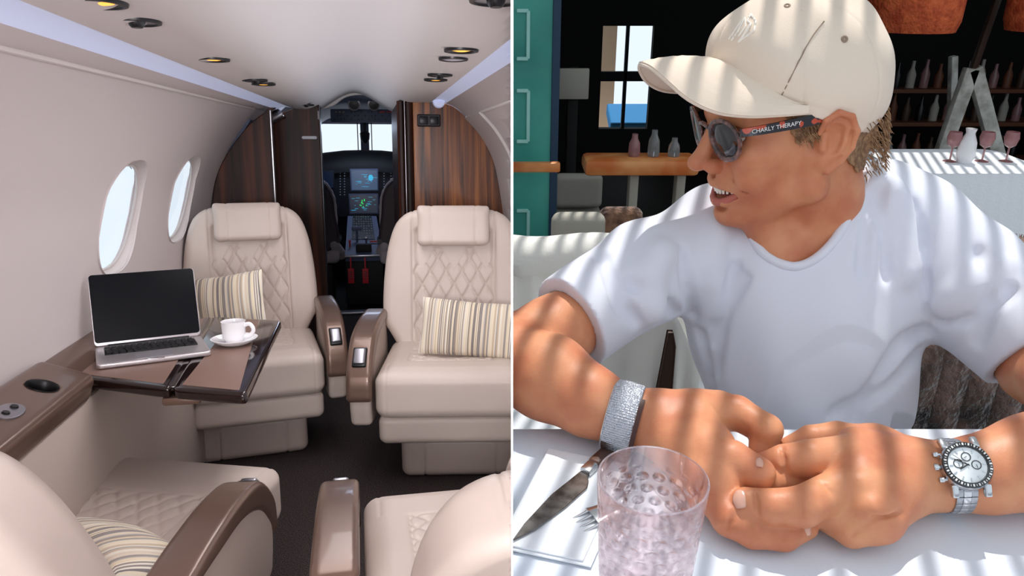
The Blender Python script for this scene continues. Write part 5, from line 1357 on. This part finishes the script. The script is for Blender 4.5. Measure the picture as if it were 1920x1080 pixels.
# fork
f0, f1, f2 = flat_at(1070, 992, .7535), flat_at(1138, 958, .7600), flat_at(1208, 838, .7560)
fk = thing('table_fork', 'steel fork with a wooden handle lying behind the pink glass', 'fork', f1)
ax_ = (f1 - f0).normalized(); sd = Vector((-ax_.y, ax_.x, 0)).normalized()
for k in range(4):
    o_ = sd * (k - 1.5) * .0062; part('tine', tube([f0 + o_ - f1 + Vector((0, 0, .0)), f0.lerp(f1, .45) + o_ - f1 + Vector((0, 0, -.0005)), f1 - ax_ * .010 + o_ - f1 + Vector((0, 0, .0))], [.0006, .0013, .0016], 8), 'steel', fk)
part('fork_head', tube(spline([-ax_ * .014, -ax_ * .004, ax_ * .010, (f2 - f1) * .30], 16), [.0105 * (1 - i / 17) ** .8 + .0035 for i in range(16)], 12, flat=.22, up=(0, 0, 1)), 'steel', fk)
part('handle', tube([(f2 - f1) * .28, (f2 - f1) * .5, f2 - f1], [.0045, .0065, .0070], 12, flat=.6, up=(0, 0, 1)), 'handle_wood', fk, label='brown wooden handle')

# hammered pink glass
def glass_mat(name, tint, mixf):
    m = bpy.data.materials.new(name); m.use_nodes = True; MATS[name] = m; nt = m.node_tree; nt.nodes.clear()
    o = nt.nodes.new('ShaderNodeOutputMaterial'); mx = nt.nodes.new('ShaderNodeMixShader'); tr = nt.nodes.new('ShaderNodeBsdfTransparent'); gl = nt.nodes.new('ShaderNodeBsdfPrincipled')
    tr.inputs[0].default_value = tint; gl.inputs['Base Color'].default_value = tint; gl.inputs['Transmission Weight'].default_value = 1.0; gl.inputs['Roughness'].default_value = .02; gl.inputs['IOR'].default_value = 1.45
    mx.inputs[0].default_value = mixf; nt.links.new(tr.outputs[0], mx.inputs[1]); nt.links.new(gl.outputs[0], mx.inputs[2]); nt.links.new(mx.outputs[0], o.inputs[0]); return m
glass_mat('pink_glass', (.97, .90, .91, 1), .55)
gc = WZ(1224, 900, .865); gx, gy = gc.x, gc.y
def dimple(a, z):
    u = a / (2 * PI) * 18; v = z / .0105; row = math.floor(v); uu = u + .5 * (row % 2) + .18 * math.sin(row * 5.1); du = uu - math.floor(uu) - .5; dv_ = v - row - .5
    q = (du * 1.0) ** 2 + (dv_ * 1.0) ** 2; return -.0014 * max(0.0, 1 - q / .14) ** 1.0
def gl_r(z): return .0315 + (.0385 - .0315) * (z / .115) ** .9
def outer(s, t):
    a = 2 * PI * s; z = .115 * t; k = min(1, max(0, (.100 - z) / .01)); r = gl_r(z) + dimple(a, z) * k; return (r * math.cos(a), r * math.sin(a), z)
def inner_(s, t):
    a = 2 * PI * s; z = .115 - .108 * t; r = gl_r(z) - .0017; return (r * math.cos(a), r * math.sin(a), z)
go, gi = sheet(outer, 216, 130), sheet(inner_, 216, 20)
rim_ = sheet(lambda s, t: (lambda a, r: (r * math.cos(a), r * math.sin(a), .115 + .0005 * math.sin(PI * t)))(2 * PI * s, gl_r(.115) - .0017 * t), 216, 3)
bots = sheet(lambda s, t: (lambda a, r: (r * math.cos(a), r * math.sin(a), 0))(2 * PI * s, gl_r(0) * (1 - t) + 1e-4), 216, 6); boti = sheet(lambda s, t: (lambda a, r: (r * math.cos(a), r * math.sin(a), .007))(2 * PI * s, (gl_r(.007) - .0017) * (1 - t) + 1e-4), 216, 6)
gg = join(go, rim_, gi, (bots[0], [f[::-1] for f in bots[1]]), boti)
solo('drinking_glass', gg, 'pink_glass', 'pale pink hammered tumbler standing on the white tablecloth', 'glass', smooth='all', loc=(gx, gy, .7515))

# ------------------------------------------------------------------ behind him: bench, chairs, throw
bk = thing('bench', 'long bench with a white fabric backrest behind his right arm', 'bench', (.10, 1.32, 0))
zt0 = WY(1040, 456, 1.24).z - .042
def bback(s, t):
    x = -.18 + .60 * s; return (x, -.14 + .006 * math.sin(x * 130) + .09 * t, .30 + (zt0 - .30) * t)
part('backrest', join(sheet(bback, 120, 20, .08), tube([(x, -.030, zt0 + .004 * math.sin(x * 30)) for x in np.linspace(-.18, .42, 30)], .040, 12)), 'cloth_cream', bk, smooth='all')
part('seat', box((.12, -.14, .43), (.62, .34, .10), .03), 'cloth_white', bk)
for x in (-.05, .38): part('leg', box((x, -.1, .19), (.05, .3, .38), .005), 'table_wood_dark', bk)
# draped cover corner with the dark gap
dq = lambda px, py, y: WY(px, py, y)
fold_pts = [dq(1070, 650, 1.10), dq(1150, 610, 1.09), dq(1215, 590, 1.08), dq(1262, 588, 1.06), dq(1290, 640, 1.07), dq(1313, 690, 1.08)]
sp_ = spline(fold_pts, 30)
dc = sp_[0].copy(); 
def drape(s, t):
    k = min(int(s * (len(sp_) - 1)), len(sp_) - 2); p = sp_[k].lerp(sp_[k + 1], s * (len(sp_) - 1) - k)
    return (p.x + .004 * math.sin(p.x * 150) * t - dc.x, p.y + .010 * math.sin(s * 26) * t - .02 * t - dc.y, p.z - .25 * t * (1 - .55 * max(0, s - .8) / .2) - dc.z)
cv = thing('chair_cover', 'white fabric cover hanging in a fold over a chair beside his waist', 'chair cover', dc)
part('cover_cloth', sheet(drape, 60, 16, -.006), 'cloth_cream', cv, smooth='all')
part('dark_lining', box(dq(1249, 672, 1.045) - dc, (.020, .012, .10), .004), 'leather_brown_dark', cv, label='dark brown gap strip') if False else None
g0 = dq(1249, 665, 1.05) - dc
part('gap_strip', ([(x, y, z) for x, z, y in prism([(g0.x - .003, g0.z + .045), (g0.x - .016, g0.z - .10), (g0.x + .014, g0.z - .10), (g0.x + .012, g0.z + .02), (g0.x + .006, g0.z + .045)], g0.y - .012, g0.y, .002)[0]], prism([(0, 0), (1, 1), (2, 1), (3, 0), (2, -1)], 0, 1, .002)[1]), 'table_wood_dark', cv, label='dark strip standing for the gap in the fold')  # dark piece added in place of the open gap in the cover
# dark chair with a fur throw on the right
mat('fur_dark', (146, 114, 100), 1.0, sheen=0.6, vary=((22, 18, 17), 9.0, 3), bump=(60, 1.0, .02))
mat('black_fabric', (9, 9, 10), 0.95, spec=.1)
fc_ = dq(1785, 700, 1.22)
ch = thing('restaurant_chair', 'black chair draped with a dark grey-brown fur throw behind his left side', 'chair', (fc_.x + .1, 1.30, 0))
part('backrest', box((.06, .09, .31), (.62, .06, .44), .03), 'black_fabric', ch)
part('seat', box((.06, -.16, .26), (.55, .42, .08), .03), 'black_fabric', ch)
for sx in (-.15, .27):
    for sy in (-.33, .03): part('leg', box((sx, sy, .115), (.035, .035, .23), .004), 'black_fabric', ch)
tpz = WY(1780, 612, 1.27).z
def throw(s, t):
    x = -.15 + .30 * s; lobes = .5 + .5 * math.sin(s * 19 + 1); ln = .26 + .18 * lobes
    y = -.020 - .012 * abs(math.sin(s * 16)) * min(1, t * 3) + .05 * max(0, .15 - t); return (x, y, tpz - .01 + .03 * min(t * 8, 1) * 0 - ln * t - .05 * (2 * s - 1) ** 2)
def fur(base, n, l, seed, lo=0.0):
    rs = np.random.RandomState(seed); g = []
    for i in range(n):
        s, t = rs.uniform(0, 1), rs.uniform(lo, 1); p = Vector(base(s, t)); d = Vector((rs.normal(0, .35), -.5, -1)).normalized()
        g.append(tube([p, p + d * l * .6, p + d * l + Vector((0, 0, -.2 * l))], [.0016, .0012, .0003], 4, False))
    return join(*g)
thr = thing('fur_throw', 'dark shaggy fur throw hanging over the black chair', 'throw', (fc_.x + .1, 1.30, 0))
part('throw_cloth', sheet(throw, 60, 20, .012), 'fur_dark', thr, smooth='all'); part('long_hair', fur(throw, 3600, .030, 4), 'fur_dark', thr, kind='stuff')
# cream cover edge seen under his armpit
# brown furry cushion at the right edge
f = Field((-.14, -.10, -.12), (.16, .12, .12), .006); f.add(s_ell((0, 0, 0), (.12, .07, .085)))
mat('fur_brown', (150, 112, 88), 1.0, sheen=0.5, vary=((84, 56, 42), 24.0, 3), bump=(80, 1.0, .012))
fb = dq(1885, 505, 1.75)
cu = thing('fur_cushion', 'brown fluffy cushion at the right edge above his shoulder', 'cushion', fb)
part('cushion_body', f.mesh(), 'fur_brown', cu, smooth='all')
rs = np.random.RandomState(9); g = []
for i in range(1200):
    v = Vector(rs.normal(0, 1, 3)).normalized(); p = Vector((v.x * .12, v.y * .07, v.z * .085)); g.append(tube([p, p + v * .012 + Vector((rs.normal(0, .004), 0, -.004))], [.0012, .0003], 4, False))
part('long_hair', join(*g), 'fur_brown', cu, kind='stuff')
# stool that carries it
stl = thing('stool', 'dark stool under the brown fluffy cushion', 'stool', (fb.x, fb.y, 0)); part('seat', lathe([(0, fb.z - .125), (.16, fb.z - .125), (.17, fb.z - .11), (.16, fb.z - .086), (0, fb.z - .086)], 28), 'black_fabric', stl)
for a in (45, 135, 225, 315): part('leg', box((.11 * math.cos(rad(a)), .11 * math.sin(rad(a)), (fb.z - .125) / 2), (.03, .03, fb.z - .125), .004), 'black_fabric', stl)

# ------------------------------------------------------------------ farther back
mat('teal_paint', (78, 180, 166), 0.4, coat=0.2, vary=((48, 148, 138), 3.0, 2))
mat('teal_light', (176, 236, 226), 0.4)
mat('blue_paint', (38, 66, 92), 0.5)
mat('interior_dark', (22, 21, 21), 0.8)
mat('interior_floor', (34, 28, 25), 0.7)
mat('orange_wood', (214, 116, 56), 0.4, vary=((240, 168, 104), 9.0, 2))
mat('rattan', (240, 116, 66), 0.8, bump=(60, 1.0, .01), vary=((196, 78, 44), 20.0, 3))
mat('pale_board', (176, 172, 160), 0.7)
mat('trestle_paint', (244, 244, 234), 0.6, vary=((180, 180, 168), 12.0, 3))
mat('beige_plaster', (222, 196, 166), 0.9)
mat('blue_awning', (40, 130, 190), 0.8)
mat('terrace_floor', (120, 112, 104), 0.9)
ZI = -.75                        # the dining room lies a few steps below the terrace
structure('floor_terrace', box((2.0, 1.0, -.03), (4.6, 3.9, .06)), 'terrace_floor', smooth=False)
structure('floor_dining_room', box((2.6, 6.2, ZI - .03), (6.2, 6.6, .06)), 'interior_floor', smooth=False)
structure('wall_step', box((2.6, 2.96, ZI / 2), (6.2, .04, -ZI)), 'interior_dark', smooth=False)
structure('wall_left_dining', box((.10, 6.3, .9), (.08, 6.0, 3.4)), 'interior_dark', smooth=False)
structure('wall_right_dining', box((5.6, 6.2, .9), (.08, 6.6, 3.4)), 'interior_dark', smooth=False)
structure('ceiling_dining', box((2.6, 6.6, 2.40), (6.2, 6.4, .08)), 'interior_dark', smooth=False)
YB = 8.2
bw = structure('wall_back', box((2.9, YB, .9), (5.6, .10, 3.4)), 'interior_dark', smooth=False)
wa, wb = WY(1130, 48, YB), WY(1212, 240, YB)
c = part('cutter', box(((wa.x + wb.x) / 2, YB, (wa.z + wb.z) / 2), (wb.x - wa.x, .5, wa.z - wb.z)), 'interior_dark', smooth=False); cut_hole(bw, c)
w5 = props(part('window_5', ([], []), None), kind='structure')
ww, wh = wb.x - wa.x, wa.z - wb.z; wcx, wcz = (wa.x + wb.x) / 2, (wa.z + wb.z) / 2
structure('window_frame', join(box((wcx, YB, wcz), (.035, .06, wh), .004), box((wcx, YB, wcz + .02), (ww, .06, .10), .004)), 'black_matte', parent=w5, smooth=False)
structure('window_pane', box((wcx, YB + .01, wcz), (ww, .006, wh)), 'window_pane', parent=w5, smooth=False)
oa = WY(1152, 150, 10.5)
nb = thing('neighbour_house', 'pale beige house wall outside the far window', 'building', (oa.x, 10.6, -1.5)); part('house_wall', box((-.25, .2, 1.6), (.55, .3, 3.2)), 'beige_plaster', nb, smooth=False)
aw = WY(1185, 222, 9.8); solo('awning', box(aw, (.62, .5, .16), .02, R=RX(20)), 'blue_awning', 'bright blue awning outside below the far window', 'awning', smooth=False)
structure('ground_outside', box((2.0, 12.0, -1.55), (9, 7.4, .1)), 'beige_plaster', smooth=False).name = 'floor_outside'
# teal door leaf standing open at the left
td0, td1 = WY(962, 200, 2.7), WY(1046, 200, 2.7)
dr = props(part('door_1', box(((td0.x + td1.x) / 2 - .01, 2.7, .20), (td1.x - td0.x - .01, .06, 2.3), .006), 'teal_paint', smooth=False), kind='structure')
zt_ = lambda y: WY(1000, y, 2.66).z
for y0_, y1_ in ((20, 110), (170, 265), (395, 470)):
    a_, b_ = WY(969, y0_, 2.665), WY(990, y1_, 2.665)
    structure('door_panel', join(box(((a_.x + b_.x) / 2, 2.665, a_.z), (b_.x - a_.x, .012, .012), .002), box(((a_.x + b_.x) / 2, 2.665, b_.z), (b_.x - a_.x, .012, .012), .002), box((b_.x, 2.665, (a_.z + b_.z) / 2), (.012, .012, a_.z - b_.z), .002)), 'teal_light', parent=dr, smooth=False)
structure('door_edge', box((td1.x - .012, 2.672, .20), (.028, .02, 2.3), .003), 'blue_paint', parent=dr, smooth=False)
hr0, hr1 = WY(958, 312, 2.55), WY(1050, 314, 2.55)
solo('reflection_strip', box((hr0 + hr1) / 2, (hr1.x - hr0.x, .03, .034), .006), 'orange_wood', 'thin pale strip imitating a glass reflection across the teal door', 'reflection')  # solid strip standing in for a reflection in the door glass
# menu board
mb0, mb1 = WY(1048, 128, 3.6), WY(1103, 186, 3.6)
solo('menu_board', box((mb0 + mb1) / 2, (mb1.x - mb0.x, .02, mb0.z - mb1.z), .006), 'pale_board', 'small pale grey board on a dark post right of the teal door', 'board')
solo('post', box(((mb0.x + mb1.x) / 2, 3.64, (ZI + mb0.z) / 2), (.05, .05, mb0.z - ZI), .004), 'interior_dark', 'dark post carrying the pale grey board', 'post')
# wooden table with bottles
wt0, wt1 = WY(1096, 316, 2.75), WY(1312, 322, 2.75)
wt = thing('wooden_table', 'long thick orange-brown wooden table beyond his right shoulder', 'table', ((wt0.x + wt1.x) / 2, 2.82, 0))
zz_ = wt0.z
part('table_top', box((0, 0, zz_), (wt1.x - wt0.x, .15, .062), .018), 'orange_wood', wt)
for sx in (-.02, .16): part('leg', box((sx, .0, zz_ / 2 - .02), (.035, .06, zz_), .006), 'pale_board', wt)
mat('bottle_rose', (200, 150, 150), .15, trans=.5); mat('clear_glass', (220, 224, 226), .05, trans=.8)
for i, (px, h_, mm) in enumerate(((1188, .085, 'bottle_rose'), (1224, .10, 'clear_glass'), (1262, .07, 'clear_glass'))):
    p = WY(px, 300, 2.82); solo('tumbler', lathe([(0, 0), (.020, 0), (.023, .01), (.021, h_ * .6), (.012, h_ * .8), (.011, h_), (0, h_)], 20), mm, ('rosy', 'tallest clear', 'rightmost short clear')[i] + ' bottle standing on the wooden table', 'bottle', 'bottles on the wooden table', loc=(p.x, p.y, zz_ + .031))
# chairs around it
def back_chair(px, py, y, w, h, m, label, name='dining_chair', base=0.0):
    p = WY(px, py, y); c = thing(name, label, 'chair', (p.x, y, base)); z = p.z - base
    f = Field((-w / 2 - .03, -.06, z - h - .03), (w / 2 + .03, .06, z + .03), .008); f.add(s_box((0, 0, z - h / 2), (w / 2, .03, h / 2), .028)); part('backrest', f.mesh(), m, c, smooth='all')
    part('seat', box((0, .18, max(.1, z - h - .04)), (w, .36, .06), .02), m, c)
    for sx in (-1, 1): part('leg', box((sx * w * .4, .1, max(.05, z - h - .06) / 2), (.03, .25, max(.1, z - h - .06)), .004), 'table_wood_dark', c)
    return c
back_chair(1085, 398, 2.1, .16, .20, 'pale_board', 'pale grey chair back left of his right shoulder')
back_chair(1165, 388, 2.3, .14, .14, 'fur_brown', 'brown fluffy chair back just beyond his right shoulder')
back_chair(1085, 325, 3.3, .22, .16, 'pale_board', 'grey-brown chair back under the left end of the wooden table', base=ZI)
# white clothed table at the right
rt0, rt1 = WY(1702, 326, 2.35), WY(1985, 330, 2.35)
rt = thing('dining_table', 'round-cornered dining table under a white cloth behind his left shoulder', 'table', ((rt0.x + rt1.x) / 2, 2.53, 0)); hz = rt0.z
part('table_top', box((0, 0, hz - .02), (rt1.x - rt0.x - .03, .32, .025), .01), 'table_wood_dark', rt)
part('leg', box((0, 0, hz / 2 - .02), (.09, .09, hz - .04), .005), 'table_wood_dark', rt)
ring = rrect(rt1.x - rt0.x, .36, .06, 8); sp2 = spline([(x, y, 0) for x, y in ring], 200, True)
def drp(s, t):
    k = int(round(s * (len(sp2)))) % len(sp2); p = sp2[k]; r = 1 + (.05 + .03 * math.sin(s * 2 * PI * 22)) * t; return (p.x * r, p.y * (r + 1.1 * t), hz - .50 * t)
cap_top = ([(p.x, p.y, hz + .0005) for p in sp2], [tuple(range(len(sp2)))])
solo('tablecloth', join(sheet(drp, 200, 10), cap_top), 'cloth_white', 'white tablecloth hanging in soft folds behind his left shoulder', 'tablecloth', smooth=True, loc=((rt0.x + rt1.x) / 2, 2.53, 0))
p = WY(1802, 325, 2.5); solo('vase', lathe([(0, 0), (.022, 0), (.030, .03), (.026, .07), (.014, .10), (.018, .115), (0, .115)], 24), 'china', 'white vase standing on the clothed table behind his shoulder', 'vase', loc=(p.x, p.y, hz + .001))
for i, px in enumerate((1835, 1775, 1880)):
    p = WY(px, 325, 2.52); solo('wine_glass', lathe([(0, 0), (.022, 0), (.003, .006), (.003, .045), (.018, .055), (.024, .08), (.020, .10), (.018, .10), (.021, .08), (0, .058)], 20), 'bottle_rose', ('middle rosy glass right of the white vase', 'rosy glass just left of the white vase', 'rosy glass farthest right on the clothed table')[i], 'glass', 'rosy glasses on the clothed table', loc=(p.x, p.y, hz + .001))
# pale A-frame with a pole
tr = thing('trestle', 'pale weathered A-shaped trestle in the dark dining room', 'trestle', WY(1820, 290, 4.4))
to = WY(1820, 290, 4.4); tv = lambda x, y, d=4.4: WY(x, y, d) - to
def bar(a, b, w, th): 
    a, b = Vector(a), Vector(b); d = b - a; M = Matrix.Translation((a + b) / 2) @ Matrix.Rotation(-math.atan2(d.x, d.z), 4, 'Y').inverted(); return xf(box((0, 0, 0), (w, th, d.length), .006), M)
part('leg', bar(tv(1750, 330), tv(1822, 128), .08, .05), 'trestle_paint', tr); part('leg', bar(tv(1880, 330), tv(1826, 128), .08, .05), 'trestle_paint', tr)
part('leg', bar(tv(1750, 330, 4.9), tv(1822, 128, 4.5), .04, .05), 'trestle_paint', tr)
part('pole', bar(tv(1824, 132), tv(1880, -30), .035, .035), 'table_wood_dark', tr)
# pendant lampshades
for i, (x0, x1, y1) in enumerate(((1618, 1788, 58), (1888, 2050, 58))):
    a_, b_ = WY(x0, y1, 4.0), WY(x1, y1, 4.0); r_ = (b_.x - a_.x) / 2
    l_ = thing('pendant_lamp', ('orange woven pendant lampshade at the top behind the cap', 'orange woven pendant lampshade cut by the top right corner')[i], 'lamp', ((a_.x + b_.x) / 2, 4.0, a_.z), group='woven pendant lamps')
    part('lamp_shade', lathe([(r_ * .92, 0), (r_ * .99, .05), (r_, .16), (r_ * .9, .30), (r_ * .3, .40), (r_ * .28, .39), (r_ * .86, .29), (r_ * .96, .16), (r_ * .95, .05), (r_ * .89, .004)], 40, close=True), 'rattan', l_)
    part('bulb', lathe([(0, .10), (.03, .12), (.04, .16), (.02, .21), (0, .22)], 16), 'amber_lamp', l_)
    part('cord', tube([(0, 0, .21), (0, 0, 2.36 - a_.z)], .006, 6), 'black_plastic', l_)
# bar shelf with bottles at the back right
sh = thing('bar_shelf', 'dark brown bar shelf with rows of boards in the dining room', 'shelf', WY(1745, 345, 6.6))
so = WY(1745, 345, 6.6); hs_ = so.z - ZI
part('side_panel', box((-.62, .1, .5 - hs_ / 2), (.04, .3, 1.4 + hs_)), 'interior_dark', sh, smooth=False); part('side_panel', box((.95, .1, .5 - hs_ / 2), (.04, .3, 1.4 + hs_)), 'interior_dark', sh, smooth=False)
mat('shelf_wood', (112, 66, 44), .5)
BN = (('slim black', 'black_plastic'), ('dusky rose', 'bottle_rose'), ('dark brown', 'table_wood_dark'), ('pale grey', 'pale_board'), ('reddish brown', 'shelf_wood'))
for k, py in enumerate((305, 232, 170)):
    z = WY(1745, py, 6.6).z - so.z; part('shelf_board', box((.165, .1, z), (1.53, .28, .035), .004), 'shelf_wood', sh, smooth=False)
    seen = {}
    for i in range(11):
        col, mm = BN[(i * 3 + k) % 5]; n_ = seen.get(col, 0); seen[col] = n_ + 1
        p = WY(1640 + i * 26 + (k * 9), py, 6.6); s_ = 1 + .18 * ((i * 5 + k * 2) % 4) / 3
        solo('bottle', lathe([(0, 0), (.035, 0), (.037, .10 * s_), (.015, .15 * s_), (.013, .20 * s_), (0, .20 * s_)], 12), mm, '%s %s bottle from the left on the %s bar shelf board' % (('first', 'second', 'third')[n_], col, ('lowest', 'middle', 'top')[k]), 'bottle', 'bottles on the %s bar board' % ('lowest', 'middle', 'top')[k], loc=(p.x, 6.66, z + so.z + .018))

# ------------------------------------------------------------------ slatted pergola overhead (what casts the stripes)
mat('ambient_block_grey', (150, 150, 158), .9)
mat('pergola_wood', (150, 120, 92), .8)
sd_ = Vector((math.sin(rad(20)), math.cos(rad(20)), 0)); sn_ = Vector((sd_.y, -sd_.x, 0)); slats = []
ZP = 1.95; cpt = Vector((.8, 2.1, ZP))
for i in range(-60, 61):
    c = cpt + sn_ * (i * .034); slats.append(box(c, (.015, 3.0, .006), 0, R=Matrix.Rotation(-rad(20), 4, 'Z')))
structure('wall_ambient_block_rear', box((2.2, -2.6, .5), (4.4, .10, 1.1)), 'ambient_block_grey', smooth=False)  # unseen low wall added to hold back ambient light from behind
structure('wall_ambient_block_side', box((4.35, .6, .5), (.10, 6.4, 1.1)), 'ambient_block_grey', smooth=False)  # unseen wall added to dim the ambient light from the right
structure('ceiling_pergola', join(*slats), 'pergola_wood', smooth=False)

# the divider panel: a tapering white board standing edge-on to the camera
y0, y1 = 0.05, 9.6; zb_, zt_ = -2.6, 3.2
def dv(y): return DIV * y
V = [(-dv(y0), y0, zb_), (dv(y0), y0, zb_), (dv(y1), y1, zb_), (-dv(y1), y1, zb_)]; V = [(x * .96, y, z) for x, y, z in V] + [(x * .96, y, zt_) for x, y, _ in V]
mat('divider_white', (250, 250, 252), 0.6)
structure('wall_divider', (V, [(3, 2, 1, 0), (4, 5, 6, 7), (0, 1, 5, 4), (1, 2, 6, 5), (2, 3, 7, 6), (3, 0, 4, 7)]), 'divider_white', smooth=False).name = 'wall_divider'

# unseen boards added behind and around the camera to stop cabin light leaking across
def board(P): return ([(-.0004, y, z) for y, z in P] + [(.0004, y, z) for y, z in P], [tuple(range(len(P)))[::-1], tuple(range(len(P), 2 * len(P)))] + [(i, (i + 1) % len(P), (i + 1) % len(P) + len(P), i + len(P)) for i in range(len(P))])
for k_, P in enumerate(([(-2.2, -2.6), (-.03, -2.6), (-.03, 3.2), (-2.2, 3.2)], [(-.03, 1.30), (y0, CAM_Z + .03), (y0, 3.2), (-.03, 3.2)], [(-.03, -2.6), (y0, -2.6), (y0, CAM_Z - .08), (-.03, 1.12)])):
    structure('wall_divider_light_stop', board(P), 'divider_white', smooth=False)

# ================================================================== where things meet the divider
bpy.context.view_layer.update()
for o in list(bpy.data.objects):
    if o.type != 'MESH' or o.name.startswith('wall_divider') or not len(o.data.vertices): continue
    if not clip_side(o, -1 if o.name in CABIN_TOPS else 1):
        if not kids(o): bpy.data.objects.remove(o)
for o in [o for o in bpy.data.objects if o.type == 'EMPTY' and not kids(o)]: bpy.data.objects.remove(o)
